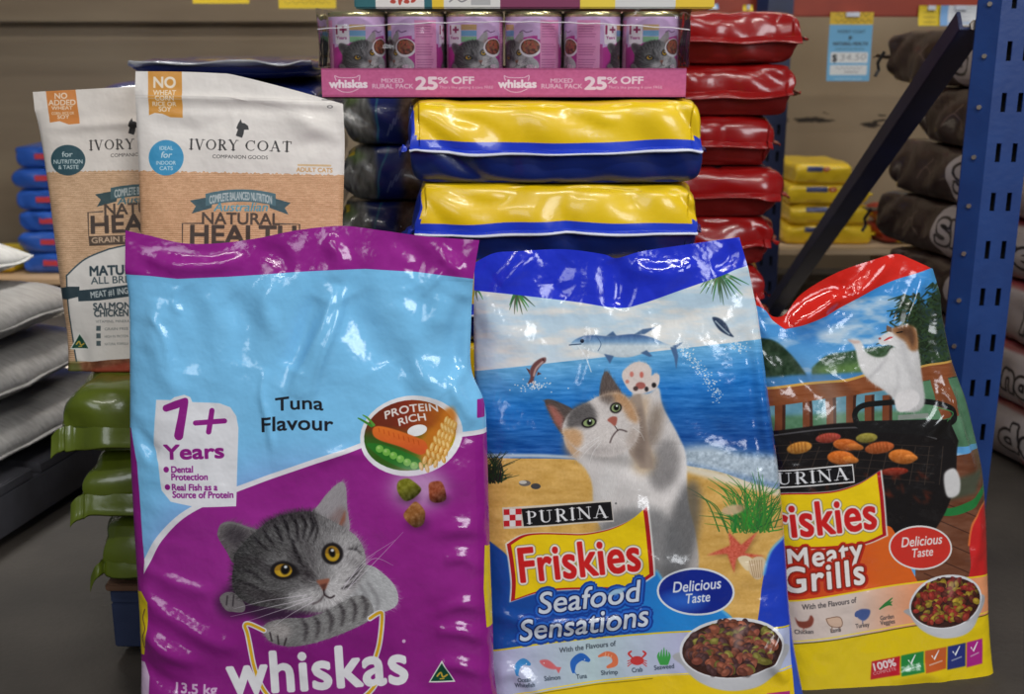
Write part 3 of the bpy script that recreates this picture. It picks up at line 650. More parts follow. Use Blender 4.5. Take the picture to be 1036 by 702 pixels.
    c.line([(576, 349), (588, 348)], 1, (50, 70, 100)); c.ell(589, 345, 2, 2, (30, 40, 60)); c.line([(604, 341), (608, 348), (605, 355)], .8, (70, 100, 140), .8)
    for p in ([(640, 339), (650, 333), (664, 331), (652, 338)], [(613, 340), (620, 335), (624, 340)], [(611, 358), (617, 368), (621, 360)], [(648, 357), (657, 361), (660, 360), (654, 354)], [(680, 350), (691, 346), (684, 352)], [(678, 351), (682, 362), (684, 374), (686, 360), (684, 351)]): c.poly(p, (74, 104, 146), .95, .3)
    for i in range(160):
        t = r.random(); x = 690 + t * 38 + r.normal() * 3; c.ell(x, 350 + t * 46 + t * t * 6 + r.normal() * 4, .5 + r.random() * .6, .5, (236, 242, 246), 0, .8)
    c.line([(585, 350), (592, 360), (598, 376)], 1, (240, 244, 248), .7)
    c.poly([(552, 361.5), (546, 363), (539.5, 368), (536, 375), (536.5, 382), (533.5, 389), (537.5, 387), (541.5, 390), (540, 384), (543, 376), (548, 369), (552, 366)], (112, 70, 70), 1, .3, True); c.line([(549, 366), (542.5, 372.5), (540, 380)], 1.8, (206, 178, 172), .85, .3); c.poly([(536, 374), (532, 372), (536, 379)], (96, 64, 66)); c.poly([(544, 376), (548, 378), (543, 380)], (96, 64, 66)); c.ell(549.5, 364, .7, .7, (30, 26, 26))
    for i in range(60): c.ell(540 + r.normal() * 9, 390 + r.normal() * 3, .8, .7, (238, 242, 246), 0, .75)
    c.poly([(721, 321), (728, 322), (735, 328), (739, 336), (743, 341), (736, 339), (728, 334), (723, 327)], (50, 66, 92), 1, .3, True); c.line([(724, 325), (732, 333), (738, 338)], 1.6, (170, 186, 200), .8)
    for i in range(50): c.ell(746 + r.normal() * 5, 350 + r.normal() * 4, .7, .7, (238, 242, 246), 0, .7)
    # ---- calico cat
    WH = (212, 206, 204)
    body = [(571, 442), (580, 462), (592, 474), (599, 490), (602, 520), (620, 560), (640, 600), (700, 600), (707, 572), (704, 540), (696, 505), (694, 462), (686, 440), (671, 412), (666, 392), (655, 398), (640, 396), (643, 412), (650, 436), (640, 452), (600, 440)]
    m = c.poly(body, lambda X, Y: np.array(WH, np.float32) - np.stack([np.clip((Y - 470) * .62, 0, 92) + 26 * np.clip((600 + (Y - 470) * .1 - X) / 40, -1, 1) * (Y > 450)] * 3, -1), 1, .8, True)
    for x, y, rx, ry, v, a in ((690, 540, 16, 56, (84, 84, 86), .75), (672, 470, 16, 26, (116, 112, 112), .75), (662, 430, 8, 24, (130, 112, 96), .7), (650, 415, 5, 18, (196, 160, 120), .7), (651, 466, 12, 14, (196, 168, 132), .75),
                               (618, 462, 28, 8, (140, 136, 134), .6), (612, 500, 10, 30, (226, 224, 222), .4), (645, 560, 46, 50, (112, 112, 114), .7), (640, 500, 18, 12, (190, 186, 184), .5), (580, 450, 9, 12, (200, 154, 108), .8), (655, 446, 2.5, 22, (120, 108, 104), .6)):
        c.ell(x, y, rx, ry, v, 12, a, 4)
    c.fur((m[0], m[1]), 7000, lambda x, y: 95 + (x - 640) * .3, 5, None, 14, .5, .35, 31)
    c.poly([(636, 402), (648, 396), (656, 440), (662, 474), (648, 474), (636, 458)], (164, 146, 132), 1, 1.2); c.poly([(640, 420), (648, 410), (654, 446), (652, 470), (642, 462)], (112, 96, 88), .55, 2.5)
    le = [(551, 406), (556, 404), (566, 407), (581, 415), (585, 424), (574, 440), (566, 436), (557, 420)]; re = [(607, 402), (608.5, 384), (613.5, 375.5), (621, 385), (629, 400), (618, 408)]
    c.poly(le, (88, 76, 72), 1, .4, True); c.poly([(554, 409), (562, 412), (570, 422), (570, 436), (562, 428)], (176, 108, 96), .9, 1.4); c.fur(le, 700, lambda x, y: 200 + 0 * x, 4, None, 18, .5, .3, 32)
    c.poly(re, (96, 84, 80), 1, .4, True); c.fur(re, 600, lambda x, y: -85 + 0 * x, 4, None, 18, .5, .3, 33)
    head = [(578, 416), (584, 412), (594, 407), (608, 400), (624, 397), (634, 402), (641, 412), (646, 424), (646.5, 438), (641, 450), (630, 458), (614, 462), (598, 460), (584, 455), (574, 446), (569, 436), (572, 424)]
    m = c.poly(head, (214, 206, 202), 1, .5, True)
    for pts, col in (([(574, 424), (580, 413), (594, 407), (602, 414), (604, 424), (596, 432), (584, 432), (576, 434)], (86, 82, 82)), ([(608, 401), (624, 397), (634, 402), (642, 414), (645, 428), (636, 424), (628, 412), (618, 406)], (186, 140, 98)), ([(569, 436), (584, 434), (590, 442), (586, 452), (576, 448)], (204, 158, 112)),
                     ([(606, 402), (618, 399), (622, 406), (614, 410)], (120, 108, 102))): c.poly(col=col, pts=pts, alpha=.9, soft=2, smooth=True)
    c.ell(640, 442, 6, 12, (176, 158, 146), 15, .6, 3); c.ell(612, 455, 20, 6, (176, 168, 166), 0, .6, 3)
    c.fur((m[0], m[1]), 4200, lambda x, y: np.degrees(np.arctan2(y - 428, x - 617)), 4, None, 15, .5, .3, 34)
    c.mottle(10, 1.6, 71, m)
    for ex, ey, rx, ry, rot in ((596, 427.6, 6.8, 4.2, -14), (623, 412.6, 5.2, 4.5, -22)):
        c.ell(ex, ey, rx + 1.0, ry + 1.0, (34, 30, 30), rot, .95, .4); c.ell(ex, ey, rx * .86, ry * .86, (146, 164, 112), rot); c.ell(ex + .5, ey - .4, 2.7, 3.1, (16, 18, 16), 0, 1, .3); c.ell(ex + 1, ey - 2, 1, 1, (236, 240, 240))
    c.poly([(614.5, 425), (619, 421.5), (624, 422), (624, 427), (622, 431), (618, 428)], (170, 96, 82), 1, .4, True); c.line([(622, 431), (625, 435.3)], .9, (80, 60, 56)); c.line([(634, 436.5), (629, 434.8), (625, 435.3), (620, 441), (617, 447.8)], 1.2, (60, 44, 44), .9, .2)
    for pts in ([(606, 442), (590, 452), (578, 462)], [(606, 445), (594, 456), (586, 466)], [(608, 447), (600, 458), (596, 470)], [(640, 432), (648, 438), (652, 446)]): c.line(pts, [.6, .5, .2], (236, 234, 232), .7)
    paw = [(630, 384), (630, 376), (636, 370), (642, 366.5), (649, 366), (656, 369), (659, 375), (659, 380), (663, 377.5), (667, 380), (666.5, 388), (662, 394), (650, 398), (638, 396)]
    m = c.poly(paw, (222, 208, 202), 1, .5, True); c.fur((m[0], m[1]), 900, lambda x, y: -90 + 0 * x, 3, None, 12, .5, .5, 35)
    for x, y, rx, ry, col in ((639, 378.5, 2, 2.8, (208, 124, 112)), (649, 379, 2, 3.2, (206, 112, 100)), (634.5, 386, 2, 2, (196, 130, 116)), (648, 390, 5, 3.6, (168, 92, 84)), (643, 393, 2.6, 2.4, (70, 52, 52)), (654, 393.5, 2, 2.6, (46, 42, 44)), (661.5, 389.5, 2.4, 2.6, (30, 28, 30))): c.ell(x, y, rx, ry, col, 0, .95, .5)
    # ---- bottom: blue sweep, light band, yellow
    BL = (30, 92, 190)
    c.poly(curve([(470, 536), (490, 546), (508, 558), (524, 572), (560, 590), (610, 596), (650, 588), (664, 578), (680, 596), (720, 612), (740, 624), (748, 642)], [(748, 660), (470, 675)]), lambda X, Y: np.stack([24 + 14 * np.clip((X - 560) / 100, 0, 1), 76 + 60 * np.clip((X - 560) / 120, 0, 1), 160 + 55 * np.clip((X - 560) / 120, 0, 1)], -1), 1, .5)
    c.line([(664, 577), (680, 596), (722, 612), (742, 628)], 2.4, (110, 190, 232), .8, .8)
    c.poly(curve([(835, 528), (800, 545), (782, 560), (774, 582), (770, 610), (764, 645)], [(764, 660), (835, 660)]), (34, 64, 190)); c.line([(835, 526), (800, 544), (782, 559), (774, 582)], 2.6, (96, 170, 226), .9, .6)
    c.poly(curve([(470, 667), (530, 655), (590, 647), (660, 641), (760, 638), (835, 636)], [(835, 700), (470, 720)]), lambda X, Y: np.stack([150 + 40 * np.clip((650 - np.abs(X - 600)) / 650, 0, 1), 186 + 26 * np.clip(1 - np.abs(X - 600) / 90, 0, 1), 218 + 0 * X], -1))
    c.line([(470, 666), (530, 655), (590, 647), (660, 640.5), (760, 637), (835, 635)], 1.6, (222, 196, 40))
    c.poly(curve([(470, 716), (540, 702), (600, 692), (660, 684), (730, 682), (835, 676)], [(835, 745), (470, 745)]), (236, 200, 24)); c.line([(470, 714), (540, 700), (600, 690), (660, 683), (730, 680.5), (835, 674)], 1.2, (250, 220, 70)); c.line([(540, 703), (600, 693.5), (660, 686)], 1, (120, 100, 20), .7)
    # brand panel
    c.poly([(508, 514), (618.5, 505.8), (621, 527.5), (509.5, 536)], (214, 206, 196), .9); c.poly([(527.5, 515), (618, 507.5), (620, 526), (530, 532.8)], (26, 24, 26))
    for i in range(3):
        for j in range(3):
            x, y = 509.5 + i * 6, 516 + j * 5.9 - i * .4; c.poly([(x, y), (x + 6, y - .4), (x + 6.2, y + 5.4), (x + .2, y + 5.8)], (196, 34, 44) if (i + j) % 2 == 0 else (226, 222, 222))
    c.serif('PURINA', (532.5, 530.2), (615, 523.2), 12.2, (228, 228, 230)); c.ell(623, 509, 1.1, 1.1, (90, 90, 90), 0, .8)
    FL = curve([(515, 551.5), (530, 542.5), (548, 540), (570, 540.5), (590, 541), (610, 537.5), (628, 531), (641, 523), (652, 513.5)], [(652, 513.5), (656, 545), (659, 581)], [(659, 581), (645, 590), (628, 594.5), (600, 594.5), (570, 595.5), (545, 599), (519, 608)], [(519, 608), (520, 590), (518, 570), (515, 551.5)])
    flag_print(c, FL, 'Friskies', (527.5, 589.5), (648, 576.5), 34)
    for t, p0, p1, ch in (('Seafood', (545, 621.5), (646, 608), 21), ('Sensations', (526, 650), (655, 632.5), 21.5)):
        c.text(t, p0, p1, ch, (208, 216, 228), .012, .22, outline=[(5.5, (22, 62, 150)), (3.4, (40, 100, 196)), (1.3, (16, 34, 96))])
    c.poly([(614, 601), (622, 596), (634, 594), (630, 599), (622, 602)], (150, 190, 220), .9, .4)
    c.text('With the Flavours of', (566, 661), (623, 653), 5.0, (52, 60, 72), .012, .1)
    icon_fish(c, 529.5, 675, 8.5, (64, 140, 204), hook=True); icon_fish(c, 557, 675, 11, (222, 112, 116)); icon_fish(c, 588, 671, 10.5, (44, 106, 196), hook=True)
    for w, col in ((6, (232, 122, 82)),): c.line([(606, 664.5), (614, 661.5), (621, 664), (622, 671), (615, 675)], [2, 5, w, w, 3], col); 
    for i in range(3): c.line([(613 + i * 3, 660 + i * 1.4), (612 + i * 2.6, 665 + i * 1.2)], .6, (250, 190, 150))
    c.ell(644.5, 668, 6.8, 4.6, (206, 62, 62))
    for sx in (-1, 1):
        for k in range(3): c.line([(644.5 + sx * 5, 667 + k * 1.6), (644.5 + sx * 9.5, 668.5 + k * 2.6)], .9, (206, 62, 62))
        c.line([(644.5 + sx * 5, 665), (644.5 + sx * 8.5, 661), (644.5 + sx * 6, 658.5)], [1.4, 2.4, 1.6], (206, 62, 62))
    for k in range(5): c.line([(669 + k * 1.4, 671), (666 + k * 2.8, 664), (667 + k * 2.4, 655 + abs(k - 2) * 2.2)], [3.4, 2.6, .6], (66, 160, 76))
    for t, x0, y0, x1, y1 in (('Ocean', 524, 690.5, 537, 689), ('Whitefish', 521, 696.5, 541, 694.6), ('Salmon', 551, 689.5, 567, 687.8), ('Tuna', 583.5, 687.5, 594, 686.4), ('Shrimp', 608.5, 683.5, 625, 681.8), ('Crab', 639.5, 680, 650, 679), ('Seaweed', 662, 677.5, 682, 675.6)): c.text(t, (x0, y0), (x1, y1), 4.4, (48, 60, 76), .015)
    c.ell(704, 598.5, 39.5, 24.2, (222, 224, 230), 2); c.poly(ell(704, 598.5, 37.4, 22.2, 2), lambda X, Y: np.stack([20 + 26 * np.clip(1 - ((X - 690) / 30) ** 2 - ((Y - 608) / 14) ** 2, 0, 1), 40 + 60 * np.clip(1 - ((X - 690) / 30) ** 2 - ((Y - 608) / 14) ** 2, 0, 1), 140 + 60 * np.clip(1 - ((X - 690) / 30) ** 2 - ((Y - 608) / 14) ** 2, 0, 1)], -1))
    c.text('Delicious', (681, 599.5), (729, 595), 10.5, (232, 234, 240), .012, .2); c.text('Taste', (693, 610.5), (718, 608), 9.5, (232, 234, 240), .012, .2)
    bowl_print(c, 741, 656, 53.5, 31, -4, ((150, 84, 62), (138, 74, 60), (96, 62, 62), (142, 134, 62), (160, 92, 70), (84, 56, 56)), 43, 8)
    c.poly([(741, 636), (760, 630), (752, 640), (750, 652), (743, 660)], (190, 168, 160), .45, 2)
    c.poly([(776, 702), (800, 700), (800, 720), (776, 722)], (176, 40, 120))
    # head band
    c.poly(curve([(440, 288), (478, 293.5), (520, 298), (580, 305), (625, 311.5), (650, 307), (690, 293), (730, 279), (756, 269), (840, 250)], [(840, 215), (440, 215)]), (36, 54, 206)); c.mottle(8, 20, 40, c.cover([np.array([(440, 215), (840, 215), (840, 250), (620, 300), (440, 286)])]))
    c.poly([(800, 590), (830, 560), (830, 745), (808, 745), (802, 660)], (34, 70, 200), .9)
    return c

def art_grill():
    c = Canvas(725, 235, 1030, 725, 2.6, (66, 146, 216))
    c.grade(lambda X, Y: np.clip((Y - 300) / 80, 0, 1) * .5, (130, 186, 228)); n = vnoise(c.h, c.w, (26, 80), 15, 4)
    c.a += (np.array((222, 230, 236), np.float32) - c.a) * np.clip((n - .55) * 3, 0, .7)[..., None]
    c.poly([(790, 338), (850, 312), (866, 320), (820, 348)], (46, 104, 176), .5, 5); c.poly([(826, 336), (858, 330), (860, 338), (830, 344)], (214, 226, 234), .7, 3)
    m = c.poly(curve([(730, 340), (770, 342), (786, 346), (800, 358), (812, 372), (820, 384)], [(820, 392), (730, 396)]), (46, 66, 46), 1, .8); c.mottle(26, 5, 3, m)
    m = c.poly(curve([(822, 372), (836, 360), (856, 356), (880, 352), (900, 350), (920, 352)], [(920, 382), (822, 384)]), (58, 86, 56), 1, .8); c.mottle(24, 4, 4, m); c.poly([(826, 372), (872, 366), (872, 378), (826, 378)], (122, 160, 80), .6, 3)
    c.poly([(730, 386), (800, 380), (880, 376), (880, 394), (730, 404)], (70, 134, 196), .9, 1)
    r = np.random.default_rng(9)
    c.poly([(922, 322), (930, 300), (940, 312), (950, 286), (962, 300), (975, 310), (1010, 330), (1010, 384), (926, 386), (928, 352)], (38, 50, 40), .92, 3)
    for tx, ty, h, w in ((916, 298, 70, 20), (926, 296, 90, 22), (950, 286, 100, 34), (978, 300, 90, 40)):
        for i in range(230):
            t = r.random(); y = ty + t * h; x = tx + r.normal() * w * (.12 + .5 * t); g = 34 + r.random() * 46; c.line([(x, y), (x + r.normal() * 7, y + 3 + r.random() * 3)], [2.4, 1], (g * .7, g, g * .6), .85)
    c.poly([(725, 404), (1000, 380), (1000, 450), (725, 470)], (86, 128, 96)); c.poly([(725, 408), (920, 390), (920, 414), (725, 424)], (104, 156, 188), .8, 2); c.mottle(18, 8, 6, c.cover([np.array([(725, 408), (1000, 388), (1000, 450), (725, 460)])]))
    BR = (138, 78, 46)
    for x in (785, 812, 836, 856, 875, 893): m = c.poly([(x, 400), (x + 10, 399), (x + 10, 450), (x, 450)], (120, 66, 40)); c.poly([(x + 7, 400), (x + 10, 399), (x + 10, 450), (x + 7, 450)], (70, 38, 26))
    c.poly([(942, 380), (960, 378), (970, 420), (952, 424)], (132, 74, 44))
    m = c.poly(curve([(725, 402), (775, 394), (830, 388), (860, 384), (882, 379), (900, 376)], [(900, 394), (860, 400), (775, 412), (725, 416)]), BR); c.mottle(14, (2, 14), 7, m); c.line([(725, 401), (775, 393.5), (830, 387), (858, 384), (880, 378)], 2.6, (206, 160, 80))
    m = c.poly([(930, 372), (1000, 362), (1000, 378), (930, 386)], BR); c.mottle(14, (2, 14), 8, m); c.line([(930, 371), (966, 366), (1000, 361)], 2.2, (206, 160, 80))
    c.poly([(806, 360), (830, 378), (850, 396), (856, 440), (836, 440), (836, 404)], (206, 212, 216), .35, 8)
    # deck below the grill
    m = c.poly([(930, 470), (1020, 450), (1020, 600), (925, 600)], (112, 68, 48)); c.mottle(16, (4, 16), 9, m)
    for i in range(5): c.line([(935, 500 + i * 20), (1005, 530 + i * 20)], 1, (60, 34, 26), .8)
    c.poly(curve([(940, 508), (960, 514), (985, 506), (1004, 490)], [(1004, 498), (985, 516), (960, 522), (940, 518)]), (40, 120, 60)); c.poly([(944, 490), (985, 480), (1000, 476), (990, 500), (950, 508)], (66, 80, 66), .8, 2)
    # grill
    c.poly(curve([(725, 452), (760, 441), (800, 434), (850, 428), (900, 428), (945, 432), (970, 446)], [(970, 446), (966, 490), (950, 530), (925, 560)], [(725, 560)]), (26, 22, 22), 1, .5)
    c.line([(735, 454), (790, 440), (850, 433), (910, 434), (948, 444)], 1.6, (84, 82, 84), .9)
    for i in range(16): c.line([(745 + i * 14, 452), (725 + i * 15, 490)], .9, (70, 58, 50), .7)
    for i in range(5): c.line([(740, 456 + i * 7), (840, 448 + i * 8), (945, 452 + i * 9)], .8, (60, 48, 42), .7)
    for i in range(50): c.ell(790 + r.random() * 150, 478 + r.random() * 30, 2 + r.random() * 4, 1, (150, 50, 24), r.random() * 90, .4, 1)
    c.line([(868, 430), (865, 419), (872, 411), (890, 408), (930, 406), (955, 410), (964, 420), (958, 430), (930, 434)], 5.6, (24, 24, 24)); c.poly([(868, 426), (960, 424), (970, 446), (930, 440), (868, 436)], (28, 26, 26)); c.line([(948, 412), (962, 417), (958, 426)], 1, (70, 140, 80))
    c.poly([(909, 420), (940, 418), (940, 423), (909, 425)], (150, 150, 148), .8)
    def food(x, y, rx, ry, col, rot=0, rid=0):
        m = c.poly(ell(x, y, rx, ry, rot), lambda X, Y: np.array(col, np.float32) * .8 * np.clip(1.15 - (Y - y) / ry * .35, .6, 1.4)[..., None], 1, .5); c.mottle(20, 2, int(x), m)
        for i in range(rid): c.line([(x - rx * .7 + i * rx * 1.4 / rid, y - ry), (x - rx * .6 + i * rx * 1.4 / rid, y + ry * .7)], 1.2, (120, 60, 20), .5, .4)
    food(809, 453, 12.5, 6, (206, 140, 60), -12, 5); food(838, 443, 13, 5, (176, 70, 60), -6, 6); food(856, 450, 13, 6, (200, 104, 44), 5); food(866, 452, 8, 3.4, (206, 120, 56), 10); food(877, 443, 11, 5, (150, 138, 60), -4); food(890, 453, 15, 6, (188, 96, 50), -8, 6); food(851, 463, 14, 7, (206, 108, 40), 3); food(861, 465, 8, 3.6, (214, 124, 52), 8); food(913, 462, 14, 7.4, (206, 116, 46), 6); food(922, 463, 7, 3.4, (216, 128, 56), 4); food(905, 477, 14, 4, (140, 50, 34), -4)
    # cat
    WH = (222, 220, 220)
    body = [(861, 344), (868, 343.5), (873, 347), (877, 356), (886, 361), (896, 360), (902, 352), (914, 350), (928, 352), (932, 376), (936, 408), (924, 417), (910, 412), (903, 402), (893, 394), (880, 385), (870, 372), (866, 354)]
    m = c.poly(body, lambda X, Y: np.array(WH, np.float32) - np.clip((X - 918) * 1.6, 0, 40)[..., None] - np.clip((Y - 372 - (X - 870) * .5) * 1.3, 0, 46)[..., None], 1, .6, True); c.fur((m[0], m[1]), 2600, lambda x, y: 80 + 0 * x, 4, None, 11, .5, .4, 41)
    c.line([(859, 344), (864, 346), (870, 346)], [2, 3, 2], (206, 170, 156), .8, .6); c.line([(897, 362), (890, 372), (880, 382)], 2, (150, 148, 152), .5, 1.4); c.line([(905, 400), (909, 385), (907, 368)], 1.6, (160, 158, 160), .5, 1.4)
    head = [(889, 345), (893, 339), (899, 335), (898, 329), (903, 332), (910, 330), (916, 327), (918, 331), (926, 332), (928, 342), (928, 352), (918, 356), (908, 352), (900, 349), (892, 349)]
    m = c.poly(head, WH, 1, .5, True); c.poly([(902, 333), (912, 329), (926, 332), (929, 352), (919, 354), (913, 345), (906, 339)], (150, 100, 60), .92, 1.2, True); c.poly([(908, 333), (920, 331), (925, 340), (922, 350), (916, 342)], (84, 56, 40), .8, 1.6, True); c.poly([(897, 329), (902, 331), (902, 336), (897, 335)], (120, 92, 74)); c.fur((m[0], m[1]), 700, lambda x, y: 40 + 0 * x, 3, None, 12, .5, .4, 42)
    c.line([(895, 344.5), (900, 342), (903, 341)], [1, 2.4, 1], (196, 60, 60)); c.line([(907, 336.5), (911, 335.5)], 1.3, (30, 26, 24)); c.ell(890.5, 342.5, 1.4, 1.2, (170, 100, 96))
    m = c.poly([(906, 408), (908, 399), (916, 394), (926, 395), (931, 402), (928, 410), (918, 416), (909, 416)], (226, 222, 222), 1, .5, True); c.fur((m[0], m[1]), 500, lambda x, y: 100 + 0 * x, 3, None, 10, .5, .4, 43)
    m = c.poly([(955, 480), (966, 474), (972, 486), (970, 500), (958, 502)], (206, 204, 204), 1, .8, True)
    # lower print
    c.poly(curve([(725, 540), (800, 545), (870, 540), (896, 532), (906, 540), (920, 572), (930, 592)], [(930, 612), (725, 640)]), lambda X, Y: np.stack([206 + 14 * np.clip((X - 800) / 80, 0, 1), 70 + 30 * np.clip((X - 810) / 80, 0, 1), 34 + 0 * X], -1))
    c.poly(curve([(1025, 500), (1001, 512), (986, 530), (982, 552), (983, 575), (978, 596)], [(978, 605), (1025, 605)]), (204, 40, 40)); c.line([(1015, 504), (1000, 512), (985.5, 530), (981.5, 552)], 2, (236, 120, 60), .8)
    c.poly(curve([(725, 624), (800, 611), (860, 600), (930, 589), (1025, 584)], [(1025, 650), (725, 690)]), lambda X, Y: np.stack([218 + 18 * np.clip((X - 860) / 60, 0, 1), 200 - 44 * np.clip((X - 860) / 70, 0, 1), 190 - 80 * np.clip((X - 860) / 70, 0, 1)], -1)); c.line([(725, 623), (800, 610.5), (860, 599.5), (930, 588.5), (1025, 583)], 1.6, (236, 206, 40))
    c.poly(curve([(725, 668), (806, 654), (860, 645), (930, 633), (1025, 622)], [(1025, 730), (725, 730)]), (226, 196, 22)); c.line([(725, 668), (806, 654), (860, 645), (930, 633), (1025, 622)], 1.2, (90, 80, 20), .9); c.line([(725, 665.5), (806, 651.5), (930, 630.5), (1025, 619.5)], 1, (246, 220, 60))
    c.poly([(745, 480.5), (863, 469.5), (864.5, 488), (745, 499)], (226, 224, 222)); c.poly([(745, 482), (862, 471), (863.3, 486.8), (745, 497.5)], (24, 22, 24)); c.serif('PURINA', (775, 492.8), (858.5, 484.8), 12, (228, 228, 230))
    FL = curve([(745, 512), (770, 504), (796, 500.5), (829, 499), (850, 496), (870, 489), (889, 477.5)], [(889, 477.5), (892, 510), (895, 541)], [(895, 541), (874, 549.5), (846, 553), (796, 555.5), (770, 558), (745, 566)])
    flag_print(c, FL, 'Friskies', (769, 548), (887, 534), 33)
    for t, p0, p1, ch in (('Meaty', (801, 577.5), (873, 564.5), 20), ('Grills', (796, 602), (875, 590), 25)): c.text(t, p0, p1, ch, (234, 228, 224), .022, .08, outline=[(3.4, (186, 40, 24)), (1.2, (130, 40, 22))], sp=1.12)
    c.text('With the Flavours of', (813, 618), (866, 609), 5.2, (60, 56, 60), .012, .1)
    c.poly([(807, 626), (810, 630), (818, 629), (821, 623), (824, 627), (822, 634), (816, 637), (810, 635)], (140, 70, 56), 1, .3, True); c.line([(815, 636), (815, 640)], .8, (140, 70, 56))
    c.poly([(836, 626), (848, 624), (852, 628), (851, 634), (842, 634), (838, 631)], (214, 180, 156), 1, .3, True); c.line([(836, 626), (848, 624), (852, 628), (851, 634), (842, 634), (838, 631), (836, 626)], .7, (120, 84, 64)); c.line([(842, 634), (842, 639)], .8, (120, 84, 64)); c.line([(850, 634), (850, 639)], .8, (120, 84, 64))
    c.poly([(866, 620), (871, 616), (880, 617), (879, 624), (874, 628), (868, 625)], (72, 92, 148), 1, .3, True); c.ell(867, 621, 2.4, 3.4, (72, 92, 148), 20); c.line([(873, 628), (873, 631)], .8, (72, 92, 148))
    for k in range(3): c.line([(890 + k * 2, 616 - k * 1.4), (896 + k * 1.6, 611), (902.5, 604.5 + k * 4)], [1.6, 3.2, .8], (50, 128, 62))
    for t, x0, y0, x1 in (('Chicken', 807, 643.6, 824), ('Lamb', 841, 640.4, 851), ('Turkey', 866, 635.6, 880), ('Garden', 891, 627.5, 905), ('Veggies', 891, 632.5, 906)): c.text(t, (x0, y0), (x1, y0 - 1.8), 4.2, (60, 56, 60), .015)
    c.ell(931.5, 554, 32.5, 22.5, (226, 222, 220), 3); c.ell(931.5, 554, 30.8, 20.8, (206, 52, 42), 3); c.text('Delicious', (912, 553.5), (953, 550), 9.6, (236, 232, 230), .012, .2); c.text('Taste', (922, 564), (944, 562), 8.6, (236, 232, 230), .012, .2)
    bowl_print(c, 958, 609, 38.5, 27, -10, ((150, 46, 38), (134, 40, 36), (166, 140, 44), (92, 40, 32), (156, 56, 44), (150, 120, 40)), 37, 18, 200); c.poly([(958, 590), (972, 586), (966, 598), (962, 608)], (200, 170, 160), .45, 2)
    cols = ((190, 30, 44), (40, 132, 62), (196, 92, 40), (40, 50, 120), (170, 40, 130)); xs = (880, 910, 934.5, 957.5, 977.5, 996)
    for i in range(5):
        x0, x1 = xs[i] + .6, xs[i + 1] - .6; q = lambda x: 669 - (x - 880) * .19; h = 18.5 + i * 1.6; c.poly([(x0 + 1, q(x0)), (x1 + 1, q(x1)), (x1, q(x1) + h), (x0, q(x0) + h)], cols[i], 1, .3)
        if i == 0: c.text('100%', (x0 + 4, q(x0) + 9.5), (x1 - 3, q(x1) + 9.5), 7.4, (236, 220, 220), .03); c.text('COMPLETE', (x0 + 3, q(x0) + 14), (x1 - 3, q(x1) + 14), 3, (226, 190, 190), .01)
        else: xm = (x0 + x1) / 2; c.line([(xm - 3, q(xm) + 7), (xm - 1, q(xm) + 10.5), (xm + 4, q(xm) + 1.5)], [1.4, 2, .8], (236, 236, 236), smooth=False); c.line([(x0 + 5, q(x0) + 14), (x1 - 4, q(x1) + 14)], 1.4, (220, 220, 220), .55)
    # head band
    c.poly(curve([(725, 300), (768, 310), (782, 324), (795, 333)], [(795, 333), (815, 328), (842, 317), (870, 300), (900, 285), (940, 272), (1030, 240)], [(1030, 225), (725, 225)]), (214, 40, 30)); c.mottle(9, 16, 40, c.cover([np.array([(725, 225), (1030, 225), (940, 270), (800, 325), (725, 300)])]))
    # side fold of the bag at the right
    c.poly([(941, 268), (960, 262), (1012, 470), (1004, 600), (1000, 500), (975, 400)], (60, 90, 70), .35, 3)
    return c
# ------------------------------------------------------------------ prints of the small goods
def weave(c, mb, amp=10):
    ya, yb, xa, xb = mb[1]; X, Y = c.grid(mb[1]); r = np.random.default_rng(4)
    t = np.sin(Y * 3.1) * amp + (r.random(X.shape) - .5) * amp * 1.6 + (vnoise(*X.shape, (3, 14), 6, 2) - .5) * amp * 1.6
    v = c.a[ya:yb, xa:xb]; v += (t * mb[0])[..., None]; np.clip(v, 0, 255, out=v)
def dog_head(c, x, y, s, col):
    c.poly([(x - s * .55, y + s * .7), (x - s * .35, y + s * .1), (x - s * .5, y - s * .05), (x - s * .35, y - s * .45), (x - s * .1, y - s * .9), (x + s * .02, y - s * .55), (x + s * .3, y - s * .5), (x + s * .62, y - s * .25), (x + s * .7, y + s * .12), (x + s * .25, y + s * .12), (x + s * .2, y + s * .5), (x + s * .05, y + s * .9)][::-1], col)
def banner(c, x0, x1, y, h, col, bend, txt, tcol):
    xs = np.linspace(x0, x1, 20); b = bend * 4 * ((xs - x0) / (x1 - x0)) * (1 - (xs - x0) / (x1 - x0))
    c.poly([(x0 - 16, y + h * .55), (x0 + 8, y + h * .2), (x0 + 6, y + h * 1.15), (x0 - 14, y + h * 1.6), (x0 - 10, y + h)], tuple(v * .8 for v in col)); c.poly([(x1 + 15, y + h * .75), (x1 - 8, y + h * .2), (x1 - 6, y + h * 1.15), (x1 + 13, y + h * 1.7), (x1 + 9, y + h * 1.15)], tuple(v * .8 for v in col))
    c.poly(list(zip(xs, y - b)) + list(zip(xs[::-1], (y - b + h)[::-1])), col); c.text(txt, (x0 + 4, y + h * .82), (x1 - 4, y + h * .82), h * .62, tcol, .02, bend=bend * .92)
